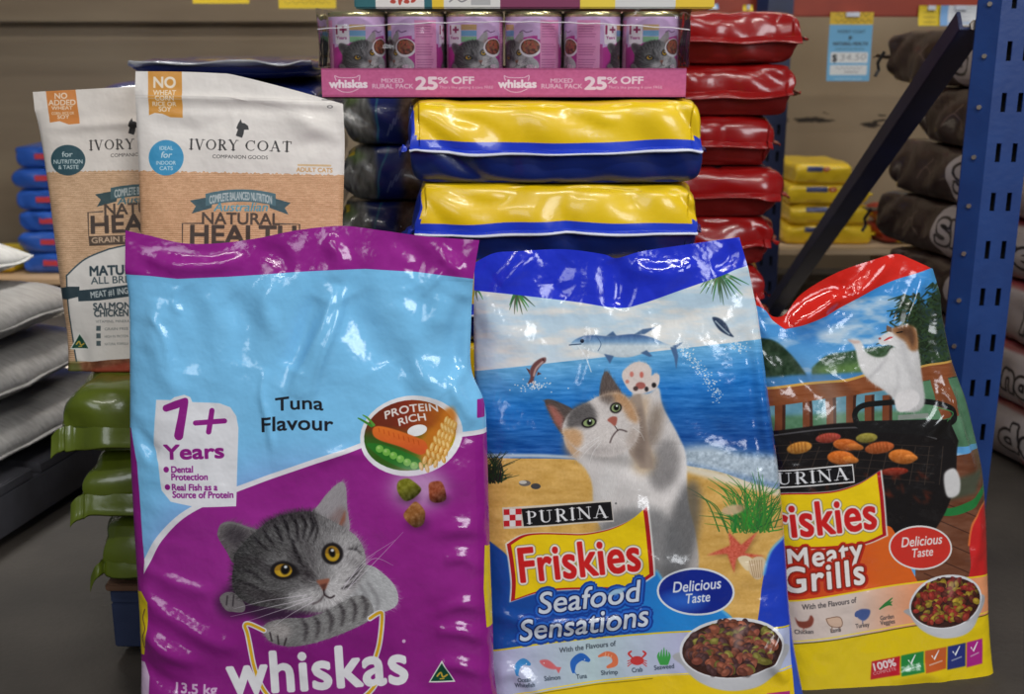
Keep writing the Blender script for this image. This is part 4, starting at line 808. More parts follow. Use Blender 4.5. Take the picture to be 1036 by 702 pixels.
def art_kraft_cat():
    c = Canvas(125, 60, 365, 410, 3, (228, 222, 216)); c.mottle(5, 30, 2)
    edge = [(120, 171)] + [(x, 172.5 + (x - 136) * .022 + .8 * math.sin(x * 1.7) + .6 * math.sin(x * .6)) for x in range(136, 352, 2)] + [(370, 178)]
    m = c.poly(edge + [(370, 415), (120, 415)], (212, 164, 124)); weave(c, m, 20)
    c.poly([(149.5, 60), (184, 60), (184.5, 119), (172, 118.5), (164, 115), (156, 114), (150, 116.5)], (214, 150, 62))
    for t, x0, x1, y, ch in (('NO', 155.5, 177.5, 88.5, 10.5), ('WHEAT', 155, 178, 96, 4.8), ('CORN', 157, 176, 101.5, 4.6), ('RICE OR', 154, 178, 107, 4.2), ('SOY', 160, 172.5, 112.5, 4.6)): c.text(t, (x0, y), (x1, y + .2), ch, (240, 226, 206), .02 if ch < 6 else .03)
    c.ell(167.5, 159.5, 18, 18, (58, 150, 196))
    for t, x0, x1, y in (('IDEAL', 161, 174.5, 151.5), ('for', 162, 173, 159.5), ('INDOOR', 157.5, 177.5, 166.5), ('CATS', 161, 174.5, 172)): c.text(t, (x0, y), (x1, y), 3.7 if t != 'for' else 6, (214, 230, 238), .015, .2 if t == 'for' else 0)
    dog_head(c, 244.5, 130, 10.5, (30, 30, 32)); c.serif('IVORY', (191, 151), (241, 152.2), 10.4, (40, 38, 38)); c.serif('COAT', (248, 152.4), (295, 153.6), 10.4, (40, 38, 38)); c.text('COMPANION GOODS', (215, 160), (271, 161.2), 3.6, (60, 58, 58), .008)
    c.text('ADULT CATS', (300, 173.6), (336, 174.4), 4.2, (206, 150, 84), .02); c.line([(302, 167), (334, 167.6)], 2, (214, 170, 110), .7); c.line([(326, 101), (342, 101.4)], 1, (80, 80, 80)); c.ell(334, 108, 3, 1.6, (110, 110, 110)); c.ell(334, 108, 1.8, .8, (228, 222, 216))
    for y in (96, 99): c.line([(136, y), (350, y + 6)], .6, (200, 194, 188), .6)
    banner(c, 208, 279, 196, 12.5, (84, 116, 126), 4.5, 'COMPLETE BALANCED NUTRITION', (196, 204, 204)); c.text('Australian', (216, 213.5), (270, 213.5), 8.5, (86, 156, 180), .01, .25)
    c.text('NATURAL', (204.5, 226.5), (283, 227.5), 11.5, (82, 66, 56), .022); c.text('HEALTH', (193, 246.5), (299, 247.5), 18.5, (72, 58, 50), .03); c.line([(206, 226), (184.5, 226), (184.5, 262), (303, 264), (303, 227), (284, 226.5)], 1.6, (82, 66, 56), smooth=False)
    c.text('GRAIN FREE', (190, 260), (262, 261), 8, (82, 66, 56), .03)
    return c
def art_kraft_dog():
    c = Canvas(22, 75, 260, 395, 3, (220, 212, 204)); c.mottle(5, 30, 3)
    edge = [(20, 173)] + [(x, 174 - (x - 45) * .02 + .8 * math.sin(x * 1.3)) for x in range(40, 262, 2)] + [(262, 170)]
    m = c.poly(edge + [(262, 400), (20, 400)], (204, 166, 130)); weave(c, m, 20)
    c.poly([(45, 80), (75, 80), (81, 125), (70, 126), (60, 122.5), (50, 124)], (206, 128, 58))
    for t, x0, x1, y, ch in (('NO', 55.5, 68, 100, 5.6), ('ADDED', 49, 76.5, 106.5, 5.2), ('WHEAT', 52, 73.5, 111.2, 3.6), ('CORN, RICE OR', 52, 75, 116, 2.6), ('SOY', 58, 70, 120.2, 3.6)): c.text(t, (x0, y), (x1, y - .4), ch, (238, 220, 200), .02)
    c.ell(68, 162, 18, 15.5, (44, 78, 88))
    for t, x0, x1, y, ch in (('for', 62, 73, 158.5, 5), ('NUTRITION', 53, 83, 165.5, 4), ('& TASTE', 58, 79, 171, 3.8)): c.text(t, (x0, y), (x1, y - .2), ch, (208, 220, 220), .015)
    dog_head(c, 135, 128, 9.5, (38, 36, 36)); c.serif('IVORY', (90, 152), (136, 150.5), 10, (48, 44, 42)); c.serif('COAT', (143, 150.2), (188, 148.8), 10, (48, 44, 42)); c.text('COMPANION GOODS', (112, 159), (166, 157), 3.4, (70, 66, 64), .008)
    banner(c, 112, 190, 190, 12, (64, 92, 98), 4, 'COMPLETE BALANCED NUTRITION', (190, 196, 194)); c.text('Australian', (119, 207), (172, 204), 8, (60, 110, 124), .01, .25)
    c.text('NATURAL', (106, 217.5), (182, 215), 11, (78, 64, 54), .022); c.text('HEALTH', (93, 236), (196, 232), 17, (70, 56, 48), .03); c.line([(104, 214), (89, 215), (90.5, 248), (200, 243)], 1.6, (78, 64, 54), smooth=False); c.poly([(90, 239), (200, 235), (200, 243), (91, 248)], (78, 64, 54), .9); c.text('GRAIN FREE FORMULA', (93, 246), (190, 241), 5.4, (206, 178, 150), .02)
    pan = [(110, 252), (86, 262), (69, 277), (67, 283), (69, 320), (73, 350), (76, 366)]; q = spl(pan, 6, False)
    c.poly(list(q) + [(255, 366), (255, 248), (180, 244), (140, 246)], (224, 220, 214)); c.line(pan + [], 1.5, (50, 74, 84)); c.line([(110, 252), (140, 246), (180, 244)], 1.5, (50, 74, 84))
    c.text('MATURE', (91, 279), (140, 277), 9.4, (40, 60, 70), .03); c.text('ALL BREEDS', (92, 287.5), (150, 285), 7, (60, 78, 86), .01)
    c.poly([(52, 293), (68, 290), (80, 290), (80, 300), (68, 303), (54, 303)], (38, 58, 66)); c.poly([(78, 294), (100, 292), (160, 284), (160, 296), (100, 304), (79, 305)], (40, 62, 72)); c.text('MEAT #1 INGREDIENT', (92, 301.5), (156, 293.5), 6, (206, 214, 214), .02)
    c.text('SALMON &', (94.5, 313.5), (142, 312), 6.6, (48, 66, 74), .025); c.text('CHICKEN', (95.5, 320.5), (130, 319.5), 6.6, (48, 66, 74), .025)
    for i, t in enumerate(('VITAMINS, MINERALS', 'GRAIN FREE', 'HIGH IN PROTEIN', 'NATURAL FORMULA')):
        y = 326 + i * 7.6; c.text(t, (97 if i == 0 else 106, y + .6), (135 if i == 0 else 130, y), 2.6, (110, 116, 116), .01)
        if i: c.rect(97.5, y - 4, 102, y + 1, (80, 96, 100))
    tri_badge(c, 79.5, 353, 19)
    m = c.poly([(40, 366), (75, 368), (110, 364), (255, 356), (255, 400), (40, 400)], (120, 70, 40)); c.mottle(40, 5, 8, m); c.poly([(64, 368), (78, 366), (84, 382), (70, 386)], (96, 104, 44), .9, 2); c.poly([(92, 374), (130, 366), (135, 380), (96, 386)], (170, 66, 44), .8, 2)
    return c
def art_can():
    """label of the cans, one round, the motif printed twice"""
    c = Canvas(0, 0, 196, 88, 3.2, (206, 172, 216)); c.mottle(6, 20, 1)
    for o in (0, 98):
        c.poly([(o, 36), (o + 12, 33), (o + 30, 28), (o + 62, 22), (o + 66, 22), (o + 66, 88), (o, 88)], (186, 54, 146)); c.poly([(o + 66, 26), (o + 98, 32), (o + 98, 88), (o + 66, 88)], (178, 56, 140))
        c.rect(o + 2, 9, o + 20, 32, (232, 226, 234), r=2); c.text('1+', (o + 3.5, 20), (o + 17, 20), 9.5, (150, 34, 90), .04); c.text('Years', (o + 4, 26), (o + 17, 26), 3.4, (150, 34, 110), .02)
        for k, col in enumerate(((196, 160, 110), (110, 160, 200), (130, 184, 140))): c.rect(o + 20.5, 9 + k * 7, o + 38, 15.4 + k * 7, col)
        cat_grey(c, o + 33, 45, .34, .3)
        c.ell(o + 58, 36, 12.5, 11, (226, 220, 226)); c.ell(o + 58, 35, 10.6, 9, (96, 52, 44))
        r = np.random.default_rng(5)
        for i in range(40): a, q = r.random() * 6.28, r.random() ** .5; c.ell(o + 58 + 9 * q * math.cos(a), 35 + 7.6 * q * math.sin(a), 1.9, 1.3, (130 + r.random() * 50, 74 + r.random() * 30, 66), r.random() * 90)
        c.text('400 g', (o + 54, 60), (o + 65, 60), 4.2, (236, 206, 226), .03); c.line([(o + 46, 18), (o + 50, 16), (o + 54, 18), (o + 60, 16.5)], 1.2, (96, 60, 100), .7)
        c.rect(o + 69, 4, o + 95, 84, (220, 142, 188))
        for y in range(8, 82, 3): 
            if y not in (26, 29, 47): c.line([(o + 71, y), (o + 90 - (y * 7) % 5, y)], .9, (150, 70, 120), .65)
    return c
def art_tray():
    c = Canvas(322, 66, 700, 106, 4, (196, 92, 142)); c.mottle(9, 3, 2)
    for o in (0, 175.5):
        w = lambda x: x + o
        c.line([(w(337), 82), (w(336), 76), (w(340), 78), (w(348), 78.6), (w(357), 78), (w(361.5), 75.5), (w(361), 82)], 1, (230, 190, 210)); c.line([(w(336), 92), (w(343), 97), (w(352), 97.4), (w(360), 93)], 1, (230, 190, 210)); c.text('whiskas', (w(330), 91.5), (w(369), 91.5), 10, (238, 222, 230), .04)
        c.text('MIXED', (w(384), 85), (w(407), 85), 5.4, (226, 190, 208), .012); c.text('RURAL PACK', (w(374.5), 92.6), (w(417), 92.6), 5.8, (226, 190, 208), .012)
        c.text('25', (w(420), 93.6), (w(441.5), 93.6), 15.5, (232, 208, 220), .045); c.text('%', (w(442.5), 86), (w(453), 86), 8, (232, 208, 220), .02); c.text('OFF', (w(457), 86.4), (w(480), 86.4), 9, (232, 208, 220), .03); c.text("That's like getting 6 cans FREE", (w(444), 92.8), (w(500), 92.8), 3.4, (226, 184, 206), .005)
    c.rect(322, 101.4, 700, 106, (150, 60, 100), .5)
    return c
def art_tag(kind, w=44, h=90):
    c = Canvas(0, 0, w, h, 4, (110, 176, 216)); r = np.random.default_rng(3)
    def scribble(x0, x1, y, ch, col):
        c.line([(x0 + (x1 - x0) * t, y - ch * (.5 + .4 * math.sin(t * 34 + y))) for t in np.linspace(0, 1, 28)], .7, col, .8)
    if kind == 'price':
        c.rect(0, 0, w, 16, (226, 186, 40)); scribble(6, 40, 6, 5, (110, 80, 20)); scribble(5, 42, 14, 5, (110, 80, 20))
        c.text('IVORY COAT', (9, 27), (37, 27), 4, (40, 60, 74), .01); dog_head(c, 22, 33, 3.4, (40, 50, 56)); c.text('NATURAL HEALTH', (5, 43), (40, 43), 4.2, (44, 60, 72), .03); c.text('COMPLETE NUTRITION', (7, 49), (37, 49), 2.6, (60, 84, 98))
        c.rect(3, 52, 41, 66, (224, 224, 222), r=1); c.text('$', (5, 64), (9.5, 64), 9, (50, 50, 52), .03); c.text('34.50', (12.5, 63), (39, 62), 8, (150, 150, 152), 0, .15)
        c.rect(3, 69, 41, 82, (222, 222, 220), r=1); scribble(9, 36, 75, 4, (150, 150, 154)); scribble(18, 32, 80, 4, (150, 150, 154)); c.text('companion goods', (8, 88), (36, 88), 2.6, (206, 224, 234))
    elif kind == 'yellow':
        c.a[:] = (236, 204, 34)
        for i in range(5): scribble(5, w - 6, h - 8 - i * 15, 5, (150, 120, 20))
    elif kind == 'white':
        c.a[:] = (128, 176, 228); c.rect(w * .2, 0, w * .95, h - 10, (226, 228, 232)); c.rect(w * .2, h - 7, w * .95, h, (226, 228, 232))
        for i in range(5): scribble(w * .28, w * .8, h - 14 - i * 12, 3, (150, 152, 160))
    return c
def art_yellow_pack():
    c = Canvas(0, 0, 100, 40, 4, (244, 206, 44)); c.mottle(10, 12, 3); c.text('NATURE', (22, 13), (46, 13), 7, (70, 80, 130), .06, outline=[(1.2, (50, 60, 110))]); c.ell(54, 10, 5.5, 5, (190, 60, 40)); c.ell(54, 10, 2.4, 2, (232, 200, 160)); c.rect(22, 30, 40, 34, (206, 150, 40), .6)
    return c
def art_brown_bag(word, seed):
    c = Canvas(0, 0, 240, 64, 3, (64, 46, 42)); c.mottle(12, (20, 6), seed); c.mottle(10, 14, seed + 3)
    c.poly([(66, 0), (58, 14), (54, 32), (58, 50), (66, 64), (240, 64), (240, 0)], (168, 160, 160)); c.mottle(8, 16, seed + 7, c.cover([np.array([(60, 0), (240, 0), (240, 64), (60, 64)])]))
    c.text(word, (66, 46), (206, 46), 27, (158, 150, 150), .02, outline=[(2.6, (40, 36, 38))]); c.line([(22, 40), (30, 26), (38, 44)], 1.4, (120, 100, 92), .7); c.line([(30, 26), (34, 16)], 1, (120, 100, 92), .7); c.rect(60, 0, 240, 6, (120, 36, 40), .8)
    return c
# ================================================================== the room
M_floor = mat('floor_concrete', (50, 45, 41), .62, (72, 66, 60), scale=5, detail=8, bump=.12, bscale=90, lo=.3, hi=.72)
M_wall = mat('wall_plaster', (146, 128, 104), .9, (160, 142, 118), scale=2.2, detail=6, bump=.05, bscale=40)
M_board = mat('cladding_board', (142, 126, 106), .85, (154, 138, 116), scale=3, stretch=(.4, 3, 3), bump=.05, bscale=30)
def peel(m):
    """paint flaked off in a band of the wall"""
    nt = m.node_tree; b = nt.nodes['Principled BSDF']; src = b.inputs['Base Color'].links[0].from_socket
    tc = N(nt, 'ShaderNodeTexCoord'); mp = N(nt, 'ShaderNodeMapping'); mp.inputs['Scale'].default_value = (5, 5, 26); nt.links.new(tc.outputs['Object'], mp.inputs[0])
    n = N(nt, 'ShaderNodeTexNoise'); n.inputs['Scale'].default_value = 1.6; n.inputs['Detail'].default_value = 5; nt.links.new(mp.outputs[0], n.inputs['Vector'])
    sx = N(nt, 'ShaderNodeSeparateXYZ'); nt.links.new(tc.outputs['Object'], sx.inputs[0])
    band = N(nt, 'ShaderNodeMapRange'); band.inputs['From Min'].default_value = .0; band.inputs['From Max'].default_value = .09; band.inputs['To Min'].default_value = .52; band.inputs['To Max'].default_value = .9
    d = N(nt, 'ShaderNodeMath', operation='SUBTRACT'); d.inputs[1].default_value = .53; nt.links.new(sx.outputs['Z'], d.inputs[0])
    a = N(nt, 'ShaderNodeMath', operation='ABSOLUTE'); nt.links.new(d.outputs[0], a.inputs[0]); nt.links.new(a.outputs[0], band.inputs['Value'])
    g = N(nt, 'ShaderNodeMath', operation='GREATER_THAN'); nt.links.new(n.outputs['Fac'], g.inputs[0]); nt.links.new(band.outputs[0], g.inputs[1])
    gx = N(nt, 'ShaderNodeMath', operation='GREATER_THAN'); gx.inputs[1].default_value = .7; nt.links.new(sx.outputs['X'], gx.inputs[0])
    mm = N(nt, 'ShaderNodeMath', operation='MULTIPLY'); nt.links.new(g.outputs[0], mm.inputs[0]); nt.links.new(gx.outputs[0], mm.inputs[1])
    mx = N(nt, 'ShaderNodeMixRGB'); mx.inputs[2].default_value = srgb((52, 44, 38)); nt.links.new(mm.outputs[0], mx.inputs[0]); nt.links.new(src, mx.inputs[1]); nt.links.new(mx.outputs[0], b.inputs['Base Color'])
peel(M_wall)
WY = 4.1
floor = MB().box((-3.2, -1.5, -.05), (3.2, WY + .1, 0)).build('floor', M_floor); tag(floor, kind='structure')
wall = MB().box((-3.2, WY, 0), (3.2, WY + .12, 2.6)).build('wall_back', M_wall); tag(wall, kind='structure')
zgap = at_y(160, 24, WY - .03).z
t1 = MB().box((-3.2, WY - .045, zgap + .004), (.30, WY, 2.0)).build('trim_1', M_board, bevel=.004); tag(t1, kind='structure')
t2 = MB().box((-3.2, WY - .02, .0), (.30, WY, zgap - .012)).build('trim_2', M_board, bevel=.004); tag(t2, kind='structure')

# ================================================================== lying sacks
def lying_bag(name, x0, x1, y0, d, z0, h, mats, face=None, uvf=None, zs=.45, seed=0, amp=.006, freq=9, rz=0, nu=44, nv=26, p=5.0, q=2.4, wrk=0.0, under=.0, corner=None, tilt=0, label=None, cat='sack', group=None, mid=None, puff=0.0):
    """a filled sack lying flat: upper and lower sheet meeting in a seam at zs*h; front at y0"""
    w = x1 - x0; cx = (x0 + x1) / 2; loc = (cx, y0 + d / 2, z0)
    if rz and corner: loc = (x0 + math.cos(rz) * w / 2 - math.sin(rz) * d / 2, y0 + math.sin(rz) * w / 2 + math.cos(rz) * d / 2, z0)
    e = empty(name, loc, rz, label, cat, group)
    V, UVs, ring = [], [], []
    qa = lambda n: (lambda a: np.sign(a) * (1 - (1 - np.abs(a)) ** 2.7))(np.linspace(-1, 1, n + 1)); S, T_ = qa(nu), qa(nv)
    off = Vector((seed * 7.31, seed * 3.17, seed * 1.7))
    idx = {}
    def g(s): return max(0.0, 1 - abs(s) ** p) ** (1 / q)
    for top in (1, 0):
        for i, t in enumerate(T_):
            for j, s in enumerate(S):
                edge = i in (0, nv) or j in (0, nu)
                if edge and not top: idx[(0, i, j)] = idx[(1, i, j)]; continue
                k = g(s) * g(t); sea = zs * h * (1 + .10 * mnoise.noise(Vector((s * 2.2, t * 2, 3)) + off))
                z = sea + (h - sea) * k * (1 + puff * (1 - s * s) * (1 - t * t)) if top else sea - sea * k
                x, y = s * w / 2 * (1 - .025 * abs(t) ** 6), t * d / 2 * (1 - .03 * abs(s) ** 8)
                if not top: x *= 1 - under * min(1, k * 2); y *= 1 - under * min(1, k * 2)
                nvv = mnoise.noise_vector(Vector((x * freq, y * freq, z * freq * 1.4)) + off) + .5 * mnoise.noise_vector(Vector((x * freq * 2.3, y * freq * 2.3, z * freq * 3)) + off)
                a = amp * (.35 if (k > .97) else 1.0)
                P = Vector((x, y, z)) + Vector((nvv.x * a, nvv.y * a, nvv.z * a * (.25 if (k > .97 or not top) else .7)))
                if wrk:
                    rg = lambda v: (1 - abs(mnoise.noise(v)) * 2.2)
                    if abs(t) > .93: P.y += wrk * (rg(Vector((x * 13 + z * 8, z * 10, seed))) - .5) * (1 if t < 0 else -1)
                    if abs(s) > .93: P.x += wrk * (rg(Vector((y * 13 + z * 8, z * 10, seed + 3))) - .5) * (1 if s < 0 else -1)
                    if top and k > .6: P.z -= wrk * .6 * max(0, rg(Vector((x * 9, y * 9, seed))) - .55)
                P.z = min(max(P.z, 0), h); P.z += tilt * s
                idx[(top, i, j)] = len(V); V.append(P); UVs.append(uvf(s, t, P.z / h, top) if uvf else (s * .5 + .5, P.z / h))
    F_, FM = [], []
    for top in (1, 0):
        for i in range(nv):
            for j in range(nu):
                a, b, c_, dd = idx[(top, i, j)], idx[(top, i, j + 1)], idx[(top, i + 1, j + 1)], idx[(top, i + 1, j)]
                F_.append((a, b, c_, dd) if top else (a, dd, c_, b)); sm, tm = (S[j] + S[j + 1]) / 2, (T_[i] + T_[i + 1]) / 2; FM.append(face(top, sm, tm, g(sm) * g(tm)) if face else 0)
    body = mesh_obj('bag_body', V, F_, mats, e, uv=UVs, fmat=FM)
    front = [V[idx[(1, 0, j)]] for j in range(nu + 1)]; left = [V[idx[(1, i, 0)]] for i in range(nv + 1)]; right = [V[idx[(1, i, nu)]] for i in range(nv + 1)]
    return e, front, left, right
def flange(name, line, out, width, m, parent, seed=0, wave=.004, thick=.0012, taper=0.0, droop=0.0, edge_mat=None, wave_y=0.0):
    """thin sealed fin following line, pushed along out"""
    v, f, fm = [], [], []; n = len(line); out = Vector(out); R = 4
    for i, p in enumerate(line):
        t = i / (n - 1); wd = width * (1 - taper * abs(2 * t - 1) ** 3) * (1 + .15 * mnoise.noise(Vector((t * 6, seed, 0))))
        for k in range(R + 1):
            q = p + out * wd * k / R + Vector((0, 0, wave * (k / R) * mnoise.noise(Vector((t * 7, seed * 3.3, k * .4))) - droop * (k / R) ** 2)) + Vector((0, wave_y * mnoise.noise(Vector((t * 9, seed, 5))), 0))
            v.append(q + Vector((0, 0, thick))); v.append(q - Vector((0, 0, thick)))
    st = 2 * (R + 1)
    for i in range(n - 1):
        for k in range(R):
            a = i * st + 2 * k; mi = 1 if (edge_mat and k == R - 1) else 0
            f.append((a, a + 2, a + st + 2, a + st)); fm.append(mi); f.append((a + 1, a + st + 1, a + st + 3, a + 3)); fm.append(mi)
        a = i * st + 2 * R; f.append((a, a + 1, a + st + 1, a + st)); fm.append(1 if edge_mat else 0)
    return mesh_obj(name, v, f, [m] + ([edge_mat] if edge_mat else []), parent, fmat=fm)

# ---- yellow and blue sacks carrying the can tray
gl = dict(rough=.28, coat=.35, bump=.10, bscale=28)
M_yel = mat('sack_yellow', (238, 198, 16), col2=(244, 206, 26), scale=5, **gl); M_blu = mat('sack_blue', (34, 62, 196), col2=(40, 72, 206), scale=5, **gl)
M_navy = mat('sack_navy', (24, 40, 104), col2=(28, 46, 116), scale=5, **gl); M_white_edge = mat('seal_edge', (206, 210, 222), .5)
yb0, yb1 = at_y(409, 150, 1.57).x, at_y(714, 150, 1.57).x
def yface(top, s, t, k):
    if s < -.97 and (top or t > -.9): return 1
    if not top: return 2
    return 1 if k < .24 else 0  # blue back below the seam, its shade put into the darker colour
ytop = .724; yh = .113
ylab = ['yellow and blue food sack lying directly under the pink can tray', 'yellow and blue food sack lying second from the top below the can tray']
for i in range(6):
    z = ytop - yh * (i + 1); dx = (-.0, .012, .0, .01, -.006, .004)[i]
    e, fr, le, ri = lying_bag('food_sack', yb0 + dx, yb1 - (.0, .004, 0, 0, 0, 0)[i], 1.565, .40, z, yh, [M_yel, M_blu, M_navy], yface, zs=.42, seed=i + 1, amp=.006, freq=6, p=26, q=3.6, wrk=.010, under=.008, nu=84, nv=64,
        label=ylab[i] if i < 2 else 'yellow and blue food sack low in the stack behind the seafood bag', group='yellow and blue sacks under the can tray')
    flange('front_seal', fr[2:-1], (0, -1, -.35), .010, M_blu, e, i, .003, edge_mat=M_white_edge)
    flange('end_seal', le[1:-2], (-1, 0, -.5), .016, M_blu, e, i + 9, .02, taper=.3); flange('end_seal', ri[1:-2], (1, 0, -.4), .006, M_navy, e, i + 19, .004)
def pallet(name, x0, x1, y0, y1, h, m, label, cat='pallet', rz=0):
    e = empty(name, ((x0 + x1) / 2, (y0 + y1) / 2, 0), rz, label, cat); W2, D2 = (x1 - x0) / 2, (y1 - y0) / 2; t = min(.018, h * .2); n = max(3, int((y1 - y0) / .12))
    bw = (y1 - y0) / n
    proto = None
    for i in range(n):
        y = -D2 + i * bw
        if proto is None: proto = MB().box((-W2, -D2, h - t), (W2, -D2 + bw * .86, h)).build('deck_board', m, e, bevel=.002)
        else: c = proto.copy(); COL.objects.link(c); c.parent = e; c.location = (0, i * bw, 0)
    for k in range(3):
        x = -W2 + k * (W2 - .04); MB().box((x, -D2, t), (x + .08, D2, h - t)).build('bearer', m, e, bevel=.002)
    return e
M_wood = mat('pallet_wood', (150, 118, 84), .8, (172, 140, 104), scale=6, stretch=(.6, 6, 6), bump=.1); M_bluewood = mat('pallet_blue_paint', (30, 42, 74), .75, (44, 56, 88), scale=7, bump=.1); M_brownwood = mat('board_brown', (104, 74, 54), .8, scale=7, stretch=(.5, 5, 5)); M_darkwood = mat('pallet_dark', (62, 60, 64), .8, (84, 84, 92), scale=7, bump=.1)
pallet('wooden_pallet', yb0 - .02, yb1 + .01, 1.57, 1.96, ytop - yh * 6, M_wood, 'low wooden pallet hidden under the yellow and blue sacks')

# ---- stacks of red, printed and navy sacks behind
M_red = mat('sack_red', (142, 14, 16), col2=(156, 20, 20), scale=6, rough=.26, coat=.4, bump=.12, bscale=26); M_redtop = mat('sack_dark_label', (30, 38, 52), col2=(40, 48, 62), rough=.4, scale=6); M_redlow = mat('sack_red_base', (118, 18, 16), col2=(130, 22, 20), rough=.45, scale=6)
rx1 = at_y(802, 120, 2.03).x; rzs = .852; rp = .0885
rnd = random.Random(4)
ordn = ['topmost', 'second', 'third', 'fourth', 'fifth', 'sixth', 'seventh']
for i in range(9):
    z = rzs - rp * (i + 1); dx = (.018, .014, -.014, -.004, -.012, -.02, 0, 0, 0)[i]
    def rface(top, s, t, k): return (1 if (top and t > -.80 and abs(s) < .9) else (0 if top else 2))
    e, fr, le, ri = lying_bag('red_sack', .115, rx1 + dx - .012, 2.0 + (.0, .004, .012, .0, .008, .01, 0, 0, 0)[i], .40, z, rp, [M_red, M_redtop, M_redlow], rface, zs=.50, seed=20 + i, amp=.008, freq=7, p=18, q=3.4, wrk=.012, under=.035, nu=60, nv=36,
        label=('shiny red pet food sack, topmost of the red stack beside the cans' if i == 0 else 'shiny red pet food sack, %s from the top of the red stack' % ordn[i]) if i < 7 else 'red pet food sack at the hidden foot of the red stack', group='red sacks in the tall stack')
    flange('front_seal', fr[3:-3], (0, -1, -.7), .012, M_red, e, i + 40, .006); flange('end_seal', ri[3:-3], (1, 0, -.5), .012, M_red, e, i + 50, .006, taper=-.1)
    flange('end_seal', le[2:-2], (-1, 0, 0), .012, M_redlow, e, i + 60, .01)
pallet('wooden_pallet', .12, .55, 2.0, 2.4, rzs - rp * 9, M_wood, 'low wooden pallet hidden under the red sacks')
def art_side(seed):
    c = Canvas(0, 0, 200, 50, 3, (26, 42, 116)); r = np.random.default_rng(seed); c.mottle(14, 14, seed)
    m = c.poly([(0, 0), (26, 0), (34, 20), (30, 50), (0, 50)], (112, 112, 108), 1, 2); c.mottle(46, (9, 3), seed + 1, m); c.poly([(0, 8), (10, 2), (20, 10), (8, 16)], (96, 120, 60), .7, 2); c.poly([(2, 4), (8, 2), (9, 7), (3, 9)], (206, 180, 60))
    c.poly([(38, 0), (56, 0), (50, 50), (30, 50)], (30, 44, 120)); [c.line([(40 + j * 5, 40 - j * 5), (46 + j * 5, 30 - j * 5)], 1.2, (140, 150, 190), .7) for j in range(6)]; m = c.poly([(58, 0), (76, 0), (70, 50), (54, 50)], (120, 84, 48), .8, 3); c.mottle(30, 4, seed + 2, m); c.line([(30, 50), (40, 0)], 2, (60, 140, 150), .7)
    return c
M_side = [print_mat('sack_picture_print_%d' % i, art_side(70 + i).image('sack_picture_%d' % i), .3, .35) for i in range(3)]
sx0 = at_y(346, 150, 2.03).x
for i in range(7):
    z = .722 - .098 * (i + 1)
    e, fr, le, ri = lying_bag('printed_sack', sx0 + (0, .004, -.006, 0, 0, 0, 0)[i], .066, 2.0, .40, z, .098, [M_side[i % 3]], None, zs=.5, seed=80 + i, amp=.014, freq=8, p=12, q=3.2, wrk=.014,
        label='dark sack printed with a grey furred animal, %s' % ('under the left end of the can tray', 'second down beside the kraft paper bags', 'third down just above the purple bag')[i] if i < 3 else 'dark printed sack in the hidden foot of its stack', group='dark printed sacks left of the yellow sacks')
    flange('end_seal', le[2:-2], (-1, -.2, .1), .016, M_navy, e, i + 90, .02)
M_navyshine = mat('sack_navy_shiny', (22, 34, 92), rough=.2, col2=(28, 42, 110), scale=5, coat=.5, bump=.15, bscale=20)
M_silver = mat('seal_silver', (196, 198, 206), .25, metal=.5)
nx0, nx1 = at_y(133, 70, 2.02).x, at_y(328, 80, 2.02).x
for i in range(8):
    nh = .036 if i == 0 else .0965; z = .736 - .0965 * i
    e, fr, le, ri = lying_bag('navy_sack', nx0 - (0, .075, .02, .0, .02, 0, .01, 0)[i], nx1 - .012, 2.0 + (.0, .02, 0, .01, 0, .01, 0, 0)[i], .42, z, nh, [M_navyshine], None, zs=.72, seed=100 + i, amp=.006, p=6,
        label=('navy blue sack with a silver seam on top, behind the kraft bags' if i == 0 else 'navy blue sack jutting out left just below the silver seamed one') if i < 2 else 'navy blue sack hidden behind the two kraft bags', group='navy sacks behind the kraft bags')
    flange('front_seal', fr[1:-1], (0, -1, .3), .016, M_silver if i == 0 else M_navyshine, e, i + 110, .008)

